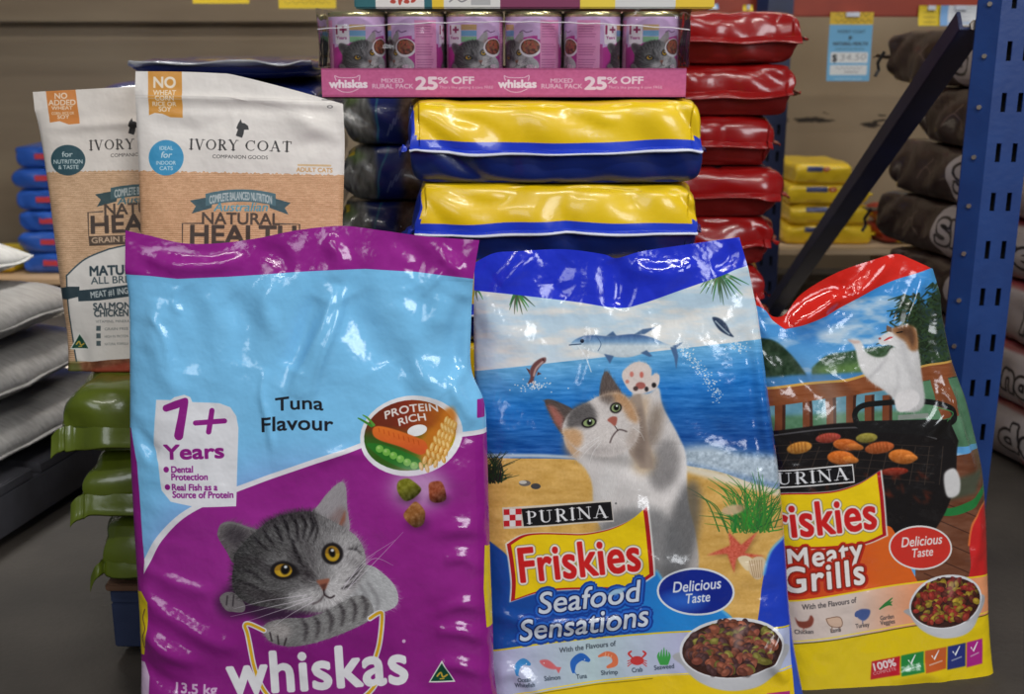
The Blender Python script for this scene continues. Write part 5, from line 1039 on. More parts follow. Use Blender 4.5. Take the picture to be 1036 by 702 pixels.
# ================================================================== front bags
M_purple = mat('bag_purple_back', (150, 36, 140), .35, scale=5); M_bagblue = mat('bag_blue_back', (36, 64, 200), .35, scale=5); M_bagred = mat('bag_red_back', (200, 40, 34), .35, scale=5); M_kraft = mat('bag_kraft_back', (196, 160, 126), .7, scale=30)
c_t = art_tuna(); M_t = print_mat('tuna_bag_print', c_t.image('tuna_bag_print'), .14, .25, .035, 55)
cr = [([(349, 292), (340, 330), (326, 366), (317, 402)], .0035, 3.5), ([(338, 296), (326, 330), (306, 368), (296, 392)], .003, 3.5), ([(268, 378), (265, 400), (272, 430), (276, 455)], .0035, 3.5), ([(182, 290), (176, 308), (184, 318)], .0025, 4), ([(152, 320), (166, 340), (172, 372)], .0025, 3.5), ([(425, 300), (440, 285), (452, 270)], .0025, 3.5), ([(340, 286), (330, 330), (312, 372), (300, 405)], .011, 15), ([(322, 300), (306, 345), (296, 375)], -.010, 13), ([(352, 300), (372, 335), (388, 372)], -.009, 20), ([(420, 290), (432, 335), (404, 380)], -.008, 16), ([(455, 300), (420, 360), (452, 402)], .009, 14), ([(474, 300), (462, 350), (482, 405)], -.011, 12),
      ([(478, 360), (462, 392), (484, 430)], .008, 8), ([(160, 300), (158, 350), (176, 400)], .005, 12), ([(184, 290), (200, 330), (190, 380)], -.005, 16), ([(230, 300), (250, 330), (244, 370)], -.005, 14), ([(275, 285), (268, 310), (280, 340)], .004, 9), ([(128, 430), (150, 455), (158, 462)], -.006, 8),
      ([(134, 600), (170, 625), (215, 650), (240, 655)], .006, 9), ([(136, 640), (165, 660), (200, 672)], .007, 9), ([(138, 575), (180, 592), (215, 600)], .004, 8), ([(137, 672), (160, 690), (190, 700)], -.005, 8),
      ([(498, 690), (470, 676), (445, 672)], .006, 7), ([(496, 655), (468, 640), (440, 640)], .006, 7), ([(494, 620), (468, 612), (440, 620)], .005, 7), ([(492, 580), (470, 566), (448, 568)], .005, 7), ([(490, 545), (468, 536), (444, 540)], .004, 7), ([(320, 470), (345, 458), (372, 460)], .003, 6),
      ([(150, 262), (200, 270), (250, 262)], .005, 8), ([(330, 240), (345, 262), (338, 285)], .005, 9), ([(400, 240), (425, 262), (415, 280)], -.005, 10), ([(445, 250), (455, 268), (470, 275)], .005, 7), ([(260, 250), (285, 262), (290, 280)], -.004, 9)]
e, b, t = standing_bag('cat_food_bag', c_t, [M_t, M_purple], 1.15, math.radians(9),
    [(134, 786), (134, 702), (133, 640), (128, 560), (123, 470), (124, 380), (126, 300), (127, 233)], [(516, 784), (501, 702), (498, 640), (495, 560), (492, 450), (489, 410), (476, 376), (476, 330), (479, 282), (485, 243)],
    [(134, 786), (320, 792), (516, 784)], [(127, 233), (150, 238), (185, 246), (222, 246), (260, 241), (300, 233), (345, 228.5), (385, 233), (430, 239), (485, 243)], .105, cr, 150, 190, seal=.925, lump=.004, lumpcell=24, fine=.0018, seed=3)
tag(e, 'big purple and sky blue cat food bag picturing a grey tabby resting its chin', 'pet food bag')
c_f = art_fish(); M_f = print_mat('seafood_bag_print', c_f.image('seafood_bag_print'), .14, .25, .035, 55)
cr = [([(620, 262), (626, 290), (622, 312)], -.010, 12), ([(540, 255), (522, 275), (505, 290)], .006, 10), ([(640, 268), (660, 276), (690, 270)], .007, 9), ([(700, 262), (690, 276), (660, 296)], .005, 9), ([(575, 262), (560, 285), (575, 300)], -.005, 11), ([(745, 250), (735, 265), (720, 270)], -.005, 8),
      ([(482, 300), (500, 330), (540, 345)], .005, 14), ([(600, 330), (596, 370), (582, 410)], .004, 7), ([(660, 330), (700, 320), (740, 300)], -.004, 14), ([(764, 330), (772, 380), (778, 430), (786, 480), (792, 540)], .007, 6), ([(752, 330), (760, 400), (772, 480)], -.005, 9), ([(500, 400), (540, 420), (560, 460)], -.004, 16),
      ([(500, 624), (560, 632), (620, 628), (652, 616)], .005, 6), ([(498, 640), (540, 645), (600, 640)], -.003, 8), ([(700, 420), (730, 440), (760, 436)], -.003, 14), ([(620, 510), (660, 520), (690, 500)], .003, 12), ([(795, 640), (780, 665), (800, 690)], .008, 7), ([(500, 690), (520, 680), (545, 700)], .006, 8), ([(640, 560), (670, 572), (700, 570)], .003, 9)]
e, b, t = standing_bag('cat_food_bag', c_f, [M_f, M_bagblue], 1.205, math.radians(12.5),
    [(496, 741), (490, 660), (486, 600), (484, 540), (482, 470), (480, 400), (479, 330), (480, 266)], [(822, 739), (810, 672), (803, 620), (799, 560), (792, 480), (781, 400), (771, 330), (765, 300), (748, 240)],
    [(496, 741), (650, 743), (822, 739)], [(480, 266), (500, 256), (525, 254), (570, 252), (610, 257), (624, 261), (650, 254), (690, 248), (725, 243), (748, 240)], .075, cr, 150, 180, seal=.93, lump=.0035, lumpcell=26, fine=.0014, seed=6)
tag(e, 'blue topped cat food bag with a calico cat pawing at fish over the sea', 'pet food bag')
c_g = art_grill(); M_g = print_mat('grill_bag_print', c_g.image('grill_bag_print'), .14, .25, .035, 55)
cr = [([(792, 333), (812, 305), (850, 285)], -.006, 10), ([(800, 330), (840, 308), (868, 296)], .008, 8), ([(860, 285), (850, 310), (836, 318)], -.008, 9), ([(900, 262), (880, 285), (862, 300)], .006, 9), ([(935, 275), (925, 300), (915, 335), (925, 380)], .006, 6), ([(945, 290), (940, 340), (948, 400)], -.006, 9), ([(940, 440), (955, 420), (966, 400)], .006, 7), ([(958, 390), (970, 430), (985, 470)], .008, 7), ([(968, 380), (985, 430), (996, 480)], -.006, 6),
      ([(840, 380), (856, 388), (870, 400)], .003, 6), ([(780, 350), (820, 390), (845, 410)], -.005, 12), ([(985, 500), (992, 540), (985, 580)], .004, 6), ([(850, 610), (900, 600), (940, 600)], .002, 12), ([(900, 690), (930, 680), (960, 690)], .004, 8)]
e, b, t = standing_bag('cat_food_bag', c_g, [M_g, M_bagred], 1.237, math.radians(12),
    [(804, 702), (796, 640), (788, 570), (779, 480), (770, 400), (765, 340), (765, 296)], [(1011, 687), (1010, 640), (1009, 590), (1007, 520), (1002, 470), (987, 410), (970, 365), (958, 320), (944, 272)],
    [(804, 702), (820, 701), (880, 699), (930, 693), (965, 692), (1011, 687)], [(765, 296), (772, 310), (782, 320), (796, 318), (812, 298), (845, 277), (880, 264), (905, 257), (922, 262), (944, 272)], .09, cr, 120, 160, seal=.93, lump=.003, lumpcell=24, fine=.0015, seed=9, yaw=math.radians(7.7))
tag(e, 'red topped cat food bag with a white cat at a barbecue grill', 'pet food bag')
# ================================================================== green sacks on a blue pallet, kraft bags on top
GZ = .384; gh = .0905
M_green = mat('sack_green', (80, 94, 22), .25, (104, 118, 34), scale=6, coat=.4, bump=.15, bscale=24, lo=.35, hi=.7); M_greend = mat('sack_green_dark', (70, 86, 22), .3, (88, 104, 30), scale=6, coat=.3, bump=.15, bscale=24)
gx0 = at_y(76, 430, 1.40).x
for i in range(3):
    z = GZ - gh * (i + 1)
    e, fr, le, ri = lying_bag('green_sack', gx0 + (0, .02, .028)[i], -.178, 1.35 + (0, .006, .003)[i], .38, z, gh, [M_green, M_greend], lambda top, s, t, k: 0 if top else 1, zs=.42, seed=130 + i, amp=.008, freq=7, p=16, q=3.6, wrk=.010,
        label='glossy green sack %s' % ('on top of its stack, right under the kraft bags', 'in the middle of its stack beside the purple bag', 'at the bottom of its stack on the blue pallet')[i], group='green sacks beside the purple bag')
    ext = [fr[0] + Vector((-.016 + .0032 * k, -.006, -.012 * (1 - k / 5) ** 2 * (1.8 if i == 2 else 1))) for k in range(5)]
    flange('front_seal', ext + fr[1:-1], (0, -.35, -1), .026 if i < 2 else .016, M_green, e, i + 140, .006, wave_y=.008); flange('end_seal', le[2:-2], (-1, 0, -.3), .004, M_green, e, i + 130, .003)
pz = GZ - 3 * gh
pe = pallet('wooden_pallet', at_y(92, 615, 1.30).x, -.178, 1.366, 1.75, pz - .012, M_bluewood, 'dark blue painted pallet under the green sacks')
tag(MB().box((at_y(88, 615, 1.30).x, 1.364, pz - .012), (-.178, 1.75, pz - .0015)).build('plywood_board', M_brownwood, bevel=.002), 'brown board between the blue pallet and the green sacks', 'board')
c_kd = art_kraft_dog(); M_kd = print_mat('kraft_dog_print', c_kd.image('kraft_dog_print'), .55, .05, .03, 60)
cr = [([(45, 130), (120, 125), (200, 120)], .003, 5), ([(60, 200), (62, 260), (70, 330)], .004, 10), ([(80, 340), (84, 365), (78, 380)], -.004, 8)]
e, b, t = standing_bag('kraft_food_bag', c_kd, [M_kd, M_kraft], 1.428, math.radians(8), [(66, 376), (64, 350), (56, 290), (47, 220), (38, 140), (33, 93)], [(228, 372), (236, 290), (243, 200), (247, 120), (247, 83)], [(66, 376), (150, 376), (228, 372)], [(33, 93), (90, 90), (170, 86), (247, 83)], .06, cr, 90, 120, seal=.93, lump=.002, lumpcell=20, fine=.0004, z0=GZ + .004, seed=12)
tag(e, 'kraft paper dog food bag with an orange tag, left behind the other kraft bag', 'pet food bag')
c_kc = art_kraft_cat(); M_kc = print_mat('kraft_cat_print', c_kc.image('kraft_cat_print'), .5, .08, .03, 60)
cr = [([(140, 98), (240, 100), (345, 108)], .003, 3), ([(140, 108), (240, 110), (340, 116)], -.002, 5), ([(290, 110), (320, 130), (345, 145)], .004, 10), ([(150, 120), (200, 130), (235, 118)], -.003, 10), ([(300, 150), (325, 142), (345, 150)], -.003, 8)]
e, b, t = standing_bag('kraft_food_bag', c_kc, [M_kc, M_kraft], 1.366, math.radians(7.5), [(143, 388), (141, 300), (138, 200), (136, 120), (137, 72)], [(338, 388), (342, 300), (346, 200), (348, 140), (347, 105)], [(143, 388), (240, 390), (338, 388)], [(137, 72), (180, 72.5), (220, 74), (238, 76), (290, 89), (347, 105)], .042, cr, 90, 120, seal=.93, lump=.002, lumpcell=22, fine=.0004, z0=GZ + .004, seed=14)
tag(e, 'kraft and white cat food bag with a blue round sticker, behind the purple bag', 'pet food bag')
# ================================================================== tray of cans
TX0, TX1, TY = at_y(325.5, 85, 1.60).x, at_y(694, 85, 1.60).x, 1.60
tz0, tz1 = ytop + .0015, at_y(500, 69, TY).z
c_tr = art_tray(); M_tr = print_mat('tray_print', c_tr.image('tray_print'), .6, 0, .02, 60); M_card = mat('cardboard', (176, 136, 104), .8, scale=20); M_pink = mat('tray_pink_card', (178, 82, 126), .65, scale=25)
e = empty('can_tray', ((TX0 + TX1) / 2, TY + .09, tz0), 0, 'pink cardboard tray of cat food cans wrapped in clear film', 'can tray'); o = Vector(e.location)
cw = (TX1 - TX0) / 6; D = cw * 2 + .012
fv = [(TX0, TY, tz0), (TX1, TY, tz0), (TX1, TY, tz1), (TX0, TY, tz1)]
mb = MB(); mb.box((TX0 - o.x, TY - o.y, 0), (TX1 - o.x, TY + .003 - o.y, tz1 - tz0)); fp = mb.build('front_panel', M_tr, e)
uvl = fp.data.uv_layers.new(name='UVMap')
for l in fp.data.loops:
    co = fp.data.vertices[l.vertex_index].co; uvl.data[l.index].uv = ((co.x - (TX0 - o.x)) / (TX1 - TX0), co.z / (tz1 - tz0))
mb = MB(); mb.box((TX0 - o.x, TY - o.y, 0), (TX1 - o.x, TY + D - o.y, .002)); mb.build('tray_base', M_card, e)
for x in (TX0 - o.x, TX1 - o.x - .003): MB().box((x, TY + .003 - o.y, .002), (x + .003, TY + D - o.y, tz1 - tz0)).build('side_panel', M_card, e)
MB().box((TX0 - o.x, TY + D - .003 - o.y, .002), (TX1 - o.x, TY + D - o.y, tz1 - tz0)).build('back_panel', M_pink, e)
c_can = art_can(); M_can = print_mat('can_label_print', c_can.image('can_label_print'), .35, .2, 0); M_tin = mat('can_tin', (206, 196, 150), .25, metal=.85, scale=20)
CR, CHT = cw * .478, at_y(500, 10.5, TY + .006).z - tz0 - .003
def can_mesh():
    prof = [(0, .001), (CR * .9, .001), (CR * .96, .0), (CR * 1.0, .003), (CR * .985, .006), (CR * .985, CHT - .007), (CR * 1.0, CHT - .004), (CR * .99, CHT), (CR * .94, CHT), (CR * .92, CHT - .004), (0, CHT - .004)]
    n = 48; lab_v, lab_uv, lab_f = [], [], []
    for k in range(n + 1):
        a = 2 * math.pi * k / n
        for z, vv in ((.006, 0), (CHT - .007, 1)): lab_v.append((CR * .987 * math.cos(a), CR * .987 * math.sin(a), z)); lab_uv.append((k / n, vv))
    lab_f = [(2 * k, 2 * k + 2, 2 * k + 3, 2 * k + 1) for k in range(n)]
    v, f = [], []
    for r, z in prof:
        for k in range(n): a = 2 * math.pi * k / n; v.append((r * math.cos(a), r * math.sin(a), z))
    for i in range(len(prof) - 1):
        if i == 5: f, f0_ = [], f
        for k in range(n): f.append((i * n + k, i * n + (k + 1) % n, (i + 1) * n + (k + 1) % n, (i + 1) * n + k))
    return (v[:6 * n], f0_), ([q_ for q_ in v[5 * n:]], [[i_ - 5 * n for i_ in q_] for q_ in f]), (lab_v, lab_f, lab_uv)
(bv, bf), (dv_, df_), (lv, lf, lu) = can_mesh()
cpos = ['leftmost, at the left end of the pink tray', 'second from the left in the pink tray', 'third from the left in the pink tray', 'fourth from the left in the pink tray', 'fifth from the left in the pink tray', 'rightmost, at the right end of the pink tray']
rot = [math.radians(a) for a in (44, 145, 26, 156, 108, 30)]
proto = None
for row in range(2):
    for k in range(6):
        loc = (TX0 + .004 + (TX1 - TX0 - .008) / 6 * (k + .5), TY + .0055 + cw * (row + .5), tz0 + .002)
        c = empty('food_can', loc, rot[k] + (2.0 if row else 0), 'lilac and magenta cat food can, ' + cpos[k] if row == 0 else 'cat food can standing in the rear row of the tray', 'can', 'cans in the pink tray')
        if proto is None: proto = [mesh_obj('can_body', bv, bf, M_tin, c), mesh_obj('lid', dv_, df_, M_tin, c), mesh_obj('paper_label', lv, lf, M_can, c, uv=lu)]
        else:
            for p_ in proto: q_ = p_.copy(); COL.objects.link(q_); q_.parent = c
# clear film round the pack
n, hgt = 90, CHT + .004
def film_ring(z, g):
    P = []
    xa, xb, ya, yb = TX0 - g - o.x, TX1 + g - o.x, TY - g - o.y, TY + D + g - o.y; per = [(xa, ya), (xb, ya), (xb, yb), (xa, yb), (xa, ya)]
    for i in range(4):
        for k in range(24):
            t = k / 24; P.append(Vector((per[i][0] + (per[i + 1][0] - per[i][0]) * t, per[i][1] + (per[i + 1][1] - per[i][1]) * t, z)))
    return P
v, f = [], []
for i, z in enumerate(np.linspace(tz1 - tz0 + .001, hgt + .002, 12)):
    tt = i / 11
    for j, P in enumerate(film_ring(z, .003 - .008 * math.sin(tt * math.pi) * 0 )):
        nz = mnoise.noise_vector(Vector((P.x * 16, P.y * 16, P.z * 26))) * .003 * math.sin(tt * math.pi); cxr = -1 if P.x < 0 else 1
        inx = (-.0005 + .002 * math.sin(tt * math.pi)) * (1 if (abs(P.x) > (TX1 - TX0) / 2 - .001) else 0)
        v.append(P + Vector((nz.x - cxr * inx, -abs(nz.y), nz.z)))
for i in range(11):
    for j in range(96): f.append((i * 96 + j, i * 96 + (j + 1) % 96, (i + 1) * 96 + (j + 1) % 96, (i + 1) * 96 + j))
fo = mesh_obj('shrink_film', v, f, film_mat('clear_shrink_film'), e); fo['label'] = 'clear wrinkled shrink film'
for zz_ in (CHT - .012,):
    MB().tube([(TX0 - .002 - o.x + (TX1 - TX0 + .004) * k / 40, TY - .005 - o.y + .001 * math.sin(k), zz_ - .010 * abs(k / 20 - 1) ** 2 + .0006 * math.sin(k * 1.7)) for k in range(41)], .0007, 5).build('film_fold', mat('film_fold_glint', (206, 204, 210), .2), fo)  # white tube draws the film edge and the reflection along it
# carton on the cans
def art_carton():
    c = Canvas(0, 0, 370, 60, 3, (214, 208, 200)); c.mottle(6, 10, 2)
    for x0, x1, col in ((0, 22, (30, 96, 104)), (22, 72, (220, 216, 212)), (72, 80, (30, 96, 104)), (80, 92, (226, 190, 40)), (92, 150, (214, 212, 208)), (150, 232, (120, 40, 80)), (232, 268, (226, 200, 60)), (268, 330, (206, 206, 204)), (330, 370, (226, 190, 40))): c.rect(x0, 0, x1, 60, col)
    for i in range(24): c.ell(40 + (i * 7) % 28, 54 - (i * 5) % 9, 3, 1.6, (176, 60, 44), i * 30)
    c.rect(120, 40, 140, 57, (170, 170, 170)); c.line([(98, 54), (104, 51), (110, 54), (116, 52)], 1.2, (90, 90, 96), .8)
    return c
cx0, cx1 = at_y(359, 3, 1.62).x, at_y(722, 3, 1.62).x; cz = tz0 + .002 + CHT + .0035
M_cart = print_mat('carton_print', art_carton().image('carton_print'), .5, .1, 0)
e2 = empty('food_carton', ((cx0 + cx1) / 2, 1.70, cz), 0, 'white and teal printed carton resting on top of the cans', 'carton')
bx = MB().box((-(cx1 - cx0) / 2, -.088, 0), ((cx1 - cx0) / 2, .075, .09)).build('carton_body', M_cart, e2, bevel=.002)
uvl = bx.data.uv_layers.new(name='UVMap')
for l in bx.data.loops: co = bx.data.vertices[l.vertex_index].co; uvl.data[l.index].uv = (co.x / (cx1 - cx0) + .5, co.z / .09)
MB().box((-(cx1 - cx0) / 2, -.05, .09), ((cx1 - cx0) / 2, .04, .0912)).build('carton_flap', M_card, e2)
# ================================================================== rack on the right: posts, brace, beam
M_rackblue = mat('rack_blue_paint', (20, 54, 116), .45, (26, 64, 130), scale=9, bump=.05, bscale=80); M_racknavy = mat('rack_navy_paint', (20, 30, 66), .45, (26, 38, 80), scale=9); M_orange = mat('rack_orange_paint', (150, 48, 18), .5, (164, 56, 22), scale=8); M_dark = mat('slot_shade_black', (12, 14, 20), .9); M_bolt = mat('bolt_steel', (150, 140, 130), .4, metal=.7)
def post(px, py, Y, wf, ws, m, label, dk):
    """perforated upright: narrow side plate at the left, front plate with two rows of slots, hollow inside"""
    b0 = at_y(px, py, Y); e = empty('rack_post', (b0.x, Y, 0), math.radians(0), label, 'rack post'); H_ = 1.5; t = .003; pit = .075
    mb = MB(); xs = [0, wf * .24, wf * .36, wf * .64, wf * .76, wf]; nrow = int(H_ / pit)
    for r in range(nrow):
        z = r * pit
        for i in range(5):
            if i in (1, 3): mb.box((xs[i], 0, z), (xs[i + 1], t, z + pit * .31)); mb.box((xs[i], 0, z + pit * .69), (xs[i + 1], t, z + pit))
            else: mb.box((xs[i], 0, z), (xs[i + 1], t, z + pit))
    mb.build('front_plate', m, e)
    sp_ = MB().prism([(0, 0, 0), (-ws, ws * .9, 0), (-ws, ws * .9 + t, 0), (0, t, 0)], (0, 0, H_)).build('side_plate', m, e)
    MB().box((wf - t, t, 0), (wf, ws, H_)).build('side_plate', m, e); MB().box((.002, .02, 0), (wf - .004, .03, H_)).build('slot_shade', dk, e)  # near-black sheet behind the slots stands in for shade inside the post
    for r in range(1, nrow):
        c0 = Vector((-ws * .5, ws * .45 - .001, r * pit + .03)); MB().tube([c0, c0 + Vector((-.002, -.003, 0))], .0035, 8).build('bolt', M_bolt, sp_)
    return e
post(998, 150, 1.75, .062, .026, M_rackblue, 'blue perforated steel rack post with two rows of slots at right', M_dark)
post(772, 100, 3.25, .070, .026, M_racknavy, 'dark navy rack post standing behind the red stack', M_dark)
A, B = at_y(776, 322, 3.22), at_y(984, 20, 1.79); dv = (B - A).normalized()
e = empty('rack_brace', (A.x, A.y, A.z), 0, 'dark diagonal steel brace running up to the blue rack post', 'brace')
sd = dv.cross(Vector((0, 1, 0))).normalized(); nn = dv.cross(sd).normalized(); wv = .022
prof = [(-1, -1), (1, -1), (1, 1), (.72, 1), (.72, -.7), (-.72, -.7), (-.72, 1), (-1, 1)]
MB().prism([A - A + sd * (a * wv) + nn * (b * wv * .7 * (-1 if nn.y > 0 else 1) * -1) for a, b in prof], B - A).build('brace_channel', M_racknavy, e, bevel=.001); bc_ = e.children[0]
for q in (A + (B - A) * .01, A + (B - A) * .99): MB().tube([q - A + Vector((0, -.02, 0)), q - A + Vector((0, -.026, 0))], .008, 6).build('bolt', M_bolt, bc_)
bz = at_y(860, 17, 3.32).z
e = empty('rack_beam', (1.1, 3.32, bz), 0, 'orange steel shelf beam along the top right', 'shelf beam'); MB().box((-.62, 0, 0), (.62, .04, .09)).build('beam_rail', M_orange, e, bevel=.004)
for x in (-.63, .62): MB().box((x - .006, -.004, -.03), (x + .012, .045, .11)).build('end_bracket', M_orange, e, bevel=.002)
e = empty('rack_beam', (-1.0, 3.4, .985), 0, 'steel shelf beam above the left wall with yellow tickets', 'shelf beam'); MB().box((-.9, 0, 0), (.9, .04, .09)).build('beam_rail', M_orange, e, bevel=.004)
for x in (-.91, .9): MB().box((x - .006, -.004, -1.0), (x + .012, .045, .11)).build('end_bracket', M_racknavy, e, bevel=.002)
def ticket(kind, x0, x1, ybot, Y, label, wp, hp, ztop, name='price_ticket'):
    a, b = at_y(x0, ybot, Y), at_y(x1, ybot, Y); h = ztop - a.z
    im = art_tag(kind, wp, hp); e = empty(name, (a.x, Y, a.z), 0, label, 'price ticket'); w = b.x - a.x
    v = []; NR = 8
    for i in range(NR + 1):
        z = h * i / NR; y = .006 * math.sin(i / NR * 2.2); v += [(0, y, z), (w, y + .002, z), (0, y + .0008, z), (w, y + .0028, z)]
    f = []
    for i in range(NR): q = 4 * i; f += [(q, q + 1, q + 5, q + 4), (q + 2, q + 6, q + 7, q + 3), (q, q + 4, q + 6, q + 2), (q + 1, q + 3, q + 7, q + 5)]
    f += [(0, 2, 3, 1), (4 * NR, 4 * NR + 1, 4 * NR + 3, 4 * NR + 2)]
    tk_ = mesh_obj('ticket_card', v, f, print_mat('ticket_print_' + kind, im.image('ticket_' + kind), .5, .1, 0), e, uv=[(p[0] / w, p[2] / h) for p in v], smooth=False)
    MB().box((w * .35, -.004, h - .012), (w * .65, .010, h)).build('ticket_clip', M_white_edge, tk_)
ticket('price', 836, 879.5, 82, 3.305, 'blue and yellow hanging price ticket reading 34.50', 44, 90, bz + .012)
ticket('yellow', 929, 953, 26, 3.305, 'yellow ticket on the orange beam beside the blue post', 24, 60, bz + .03)
ticket('white', 951, 990, 26, 3.295, 'white and pale blue ticket next to the blue post top', 38, 60, bz + .03)
ticket('white', 686, 727, 9, 3.305, 'white and pale blue ticket above the red stack', 40, 60, bz + .035)
ticket('yellow', 752, 762, 11, 3.24, 'narrow yellow ticket on the dark post above the red stack', 12, 40, bz + .03)
ticket('yellow', 195, 252, 3.5, 3.39, 'yellow ticket at the top edge, the left one of two', 56, 60, .987)
ticket('yellow', 282, 340, 8.5, 3.39, 'yellow ticket at the top edge beside the can tray, right of two', 56, 60, .987)
# ================================================================== brown sacks in the right bay, their long side along the rack
M_brown = mat('sack_brown', (54, 42, 38), .3, (70, 54, 48), scale=10, coat=.3, bump=.2, bscale=26); M_black = mat('black_strap', (20, 18, 18), .4)
bpz = .1175; btop = .828; BX = .85
words = [('S', ''), ('S', ''), ('Sh', ''), ('Sho', 'ree'), ('Sho', 'ree'), ('Sho', 'nder'), ('Sho', 'der (')]
def art_brown(a, b, seed):
    c = Canvas(0, 0, 230, 30, 4, (58, 44, 40)); c.mottle(14, (12, 5), seed); c.mottle(12, 9, seed + 3)
    edge = [(76, 0), (66, 6), (62, 15), (66, 24), (76, 30)]; c.poly(list(spl(edge, 6, False)) + [(230, 30), (230, 0)], (176, 168, 168)); c.mottle(9, 12, seed + 7, c.cover([np.array([(92, 0), (230, 0), (230, 30), (92, 30)])]))
    if a: c.text(a, (68, 22), (68 + 11 * len(a), 22), 13, (166, 158, 158), .03, outline=[(1.3, (36, 32, 34))])
    if b: c.text(b, (126, 22), (126 + 11 * len(b), 22), 13, (180, 174, 174), .03, outline=[(1.3, (36, 32, 34))])
    c.line([(30, 20), (38, 13), (46, 21)], .9, (128, 108, 98), .7); c.line([(38, 13), (44, 8)], .8, (128, 108, 98), .7); c.poly([(96, 0), (230, 0), (230, 3), (98, 3)], (130, 34, 40), .8, .6); c.poly([(140, 24), (150, 27), (150, 30), (138, 30)], (130, 34, 40), .6, .6)
    return c
for i in range(7):
    z = btop - bpz * (i + 1)
    m = print_mat('brown_sack_print_%d' % i, art_brown(*words[i], 30 + i).image('brown_sack_%d' % i), .28, .35, .06, 26)
    y1 = 2.53; ro = math.radians(12) + (.01, -.015, 0, .012, 0, -.01, .005)[i]; sh_ = (-.05, .10, .0, -.05, .03, .0, 0)[i]
    e, fr, le, ri = lying_bag('brown_sack', BX + (0, .012, .0, -.006, .004, 0, .006)[i], BX + .40, 1.58, y1 - 1.58, z, bpz, [m], None, uvf=lambda s, t, zz, top: ((1 - t) / 2, zz), zs=.5, seed=160 + i, amp=.007, freq=6, p=18, q=3.6, wrk=.014, nu=30, nv=60, rz=ro,
        label=['dark brown sack, topmost of the stack behind the diagonal brace', 'dark brown sack second down behind the diagonal brace', 'brown and grey sack third down, left of the blue post', 'brown and grey sack fourth down, above the red topped bag', 'grey lettered sack fifth down behind the blue post', 'grey lettered sack sixth down, right of the blue post', 'grey lettered sack lowest in view right of the blue post'][i], group='brown and grey sacks behind the blue post')
    wx, dx = .40 - (0, .012, .0, -.006, .004, 0, .006)[i], y1 - 1.58; cr_, sr_ = math.cos(ro), math.sin(ro)
    e.location = (.85 + sr_ * sh_ + cr_ * wx / 2 + sr_ * dx / 2, 2.62 - cr_ * sh_ + sr_ * wx / 2 - cr_ * dx / 2, z)
    flange('end_seal', [Vector((-.2 + .4 * k / 12, (y1 - 1.58) / 2 - .002, bpz * .5)) for k in range(13)], (-.1, 1, .1), .03, M_brown, e, i + 170, .02)
    if i in (0, 2, 3):
        p0 = le[-2]; MB().tube([p0 + Vector((-.010, .012, .01)), p0 + Vector((-.020, .02, -.015)), p0 + Vector((-.016, .02, -.03)), p0 + Vector((-.024, .02, -.045))], .004, 6).build('tie_strap', M_black, [c_ for c_ in e.children if c_.name.startswith('end_seal')][0])
# ================================================================== far shelf, yellow and blue packs
sb = at_y(830, 248, 3.45).z
pallet('shelf_pallet', .70, 1.9, 3.38, 3.95, sb, mat('pale_timber', (196, 170, 138), .8, (214, 190, 160), scale=5, stretch=(.5, 5, 5)), 'pale timber platform under the yellow packs by the rear wall', 'platform')
M_yp = print_mat('yellow_pack_print', art_yellow_pack().image('yellow_pack_print'), .3, .3, .05, 30); M_yp2 = mat('pack_yellow', (240, 200, 40), .35, scale=8)
yx0, yx1 = at_y(796, 220, 3.47).x, at_y(868, 220, 3.47).x
for i in range(4):
    e, fr, le, ri = lying_bag('yellow_pack', yx0 + (.012, .0, .004, -.006)[i], yx1 + (-.03, .02, .03, .05)[i], 3.45, .3, sb + .0615 * (3 - i), .0615, [M_yp], None, zs=.5, seed=200 + i, amp=.006, freq=9, nu=36, nv=20, p=16, q=4, wrk=.008,
        label='yellow pack with navy lettering, %s of four by the rear wall' % ('topmost', 'second from the top', 'third from the top', 'lowest')[i], cat='pack', group='yellow packs by the rear wall')
    flange('end_seal', ri[1:-1], (1, 0, 0), .012, M_yp2, e, i + 210, .012)
M_rp = mat('pack_red', (150, 44, 30), .35, scale=8)
q0 = at_y(892, 220, 3.47).x
for i in range(2):
    e, fr, le, ri = lying_bag('small_pack', q0 + .0, q0 + .10, 3.45, .22, sb + .055 * (1 - i), .055, [M_yp2, M_rp], lambda top, s, t, k: 1 if s < -.1 else 0, zs=.5, seed=220 + i, nu=20, nv=12, amp=.006, p=4, label='small red and yellow pack %s right of the yellow packs' % ('on top,', 'underneath,')[i], cat='pack', group='red and yellow packs'); flange('end_seal', ri[1:-1], (1, 0, 0), .014, M_yp2, e, i + 230, .01)
lb = at_y(40, 270, 3.62).z
pallet('shelf_pallet', -2.3, -.95, 3.42, 3.98, lb, mat('timber_tan', (176, 146, 112), .8, (194, 164, 130), scale=5, stretch=(.5, 5, 5)), 'low timber platform under the small blue packs at left', 'platform')
M_bp = mat('pack_blue', (44, 90, 182), .3, (50, 100, 194), scale=8, coat=.3); M_lab = mat('pack_label_red', (190, 60, 70), .5)
u0, u1 = at_y(19, 200, 3.55).x, -1.15
for i in range(6):
    e, fr, le, ri = lying_bag('blue_pack', u0 + (.02, .006, 0, .008, .0, .004)[i], u1, 3.5, .3, lb + .066 * (5 - i), .066, [M_bp], None, zs=.5, seed=240 + i, nu=36, nv=20, amp=.006, p=16, q=4, wrk=.008, label='small bright blue pack, %s in the stack at far left' % ('topmost', 'second from top', 'third from top', 'fourth from top', 'fifth from top', 'lowest')[i], cat='pack', group='small blue packs at far left')
    o_ = MB().box((-(u1 - u0) / 2 + .075, -.154, .028), (-(u1 - u0) / 2 + .12, -.146, .044)).build('red_label', M_lab, [c_ for c_ in e.children if c_.name.startswith('bag_body')][0])
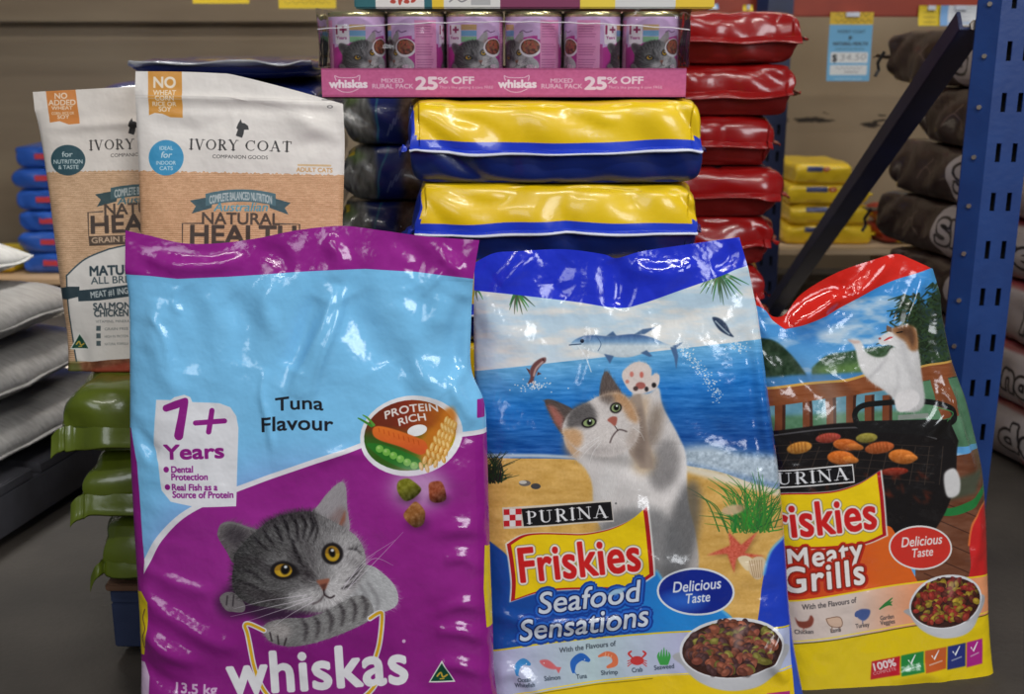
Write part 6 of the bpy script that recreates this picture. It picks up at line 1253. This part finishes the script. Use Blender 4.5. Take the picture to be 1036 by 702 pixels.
# ================================================================== grey woven sacks on a dark pallet at the left
def woven(name, c1, c2):
    m, nt, b = new_mat(name); b.inputs['Roughness'].default_value = .38; b.inputs['Coat Weight'].default_value = .25; b.inputs['Coat Roughness'].default_value = .2
    tc = N(nt, 'ShaderNodeTexCoord'); mp = N(nt, 'ShaderNodeMapping'); mp.inputs['Scale'].default_value = (8, 60, 40); mp.inputs['Rotation'].default_value = (0, 0, .5); nt.links.new(tc.outputs['Object'], mp.inputs[0])
    n = N(nt, 'ShaderNodeTexNoise'); n.inputs['Scale'].default_value = 2.2; n.inputs['Detail'].default_value = 4; nt.links.new(mp.outputs[0], n.inputs['Vector'])
    r = N(nt, 'ShaderNodeValToRGB'); r.color_ramp.elements[0].position = .3; r.color_ramp.elements[1].position = .7; r.color_ramp.elements[0].color = srgb(c1); r.color_ramp.elements[1].color = srgb(c2)
    nt.links.new(n.outputs['Fac'], r.inputs[0]); nt.links.new(r.outputs[0], b.inputs['Base Color'])
    bp = N(nt, 'ShaderNodeBump'); bp.inputs['Strength'].default_value = .25; bp.inputs['Distance'].default_value = .004; nt.links.new(n.outputs['Fac'], bp.inputs['Height']); nt.links.new(bp.outputs[0], b.inputs['Normal'])
    return m
M_sack = woven('woven_grey_plastic', (132, 130, 128), (156, 154, 152)); M_sack2 = woven('woven_white_plastic', (184, 184, 182), (206, 206, 204))
spx = [(29, 265), (52, 315), (63, 370), (78, 425)]; sh = .086; s0 = .108
for i in range(4):
    z = s0 + sh * (3 - i); xr = at_y(spx[i][0] + 2, spx[i][1], 1.86).x - (.165, .10, .07, .045)[i]
    e, fr, le, ri = lying_bag('grey_sack', xr - .50, xr, 1.74, .50, z, sh, [M_sack2 if i == 0 else M_sack], None, zs=.42, seed=260 + i, amp=.008, freq=7, p=4, q=1.9, rz=math.radians(-12), label='grey woven sack, %s of the four at the left edge' % ('whitish and topmost', 'second from the top', 'third from the top', 'lowest and widest')[i], group='grey woven sacks at the left edge', puff=.0)
    flange('end_seal', ri[3:-3], (1, -.1, 0), .007, M_sack2 if i == 0 else M_sack, e, i + 270, .004, taper=.6)
pallet('wooden_pallet', -1.45, -.80, 1.48, 2.3, s0 - .002, M_darkwood, 'dark worn pallet carrying the grey woven sacks', rz=math.radians(-12))

e, fr, le, ri = lying_bag('yellow_pack', u0 - .16, u0 - .02, 3.5, .25, lb, .06, [M_yp2], None, zs=.5, seed=300, nu=24, nv=14, amp=.008, p=9, q=3, label='small yellow pack beside the blue packs at the far left edge', cat='pack'); flange('end_seal', le[1:-1], (-1, 0, 0), .012, M_yp2, e, 301, .01)
M_pale = mat('pale_board', (206, 196, 182), .8, (222, 212, 198), scale=6, stretch=(.5, 5, 5))
for k, (xa, xb, y_, lab) in enumerate(((.80, 1.25, 3.20, 'pale board on the floor in front of the yellow packs, rear one'), (.76, 1.15, 2.98, 'pale board on the floor behind the diagonal brace, front one'))):
    MB_ = MB().box((xa, y_, 0), (xb, y_ + .13, .022)); tag(MB_.build('floor_board', M_pale, bevel=.003), lab, 'board')

sh = MB().box((-1.25, 2.42, .0), (-.45, 3.36, .004)); tag(sh.build('lit_floor_sheet', mat('lit_floor_tone', (206, 196, 180), .9, (220, 210, 194), scale=4), bevel=.001), 'pale sheet added for the lit floor between grey sacks and kraft bags', 'lit floor sheet')  # added pale sheet, its colour stands in for brightly lit floor
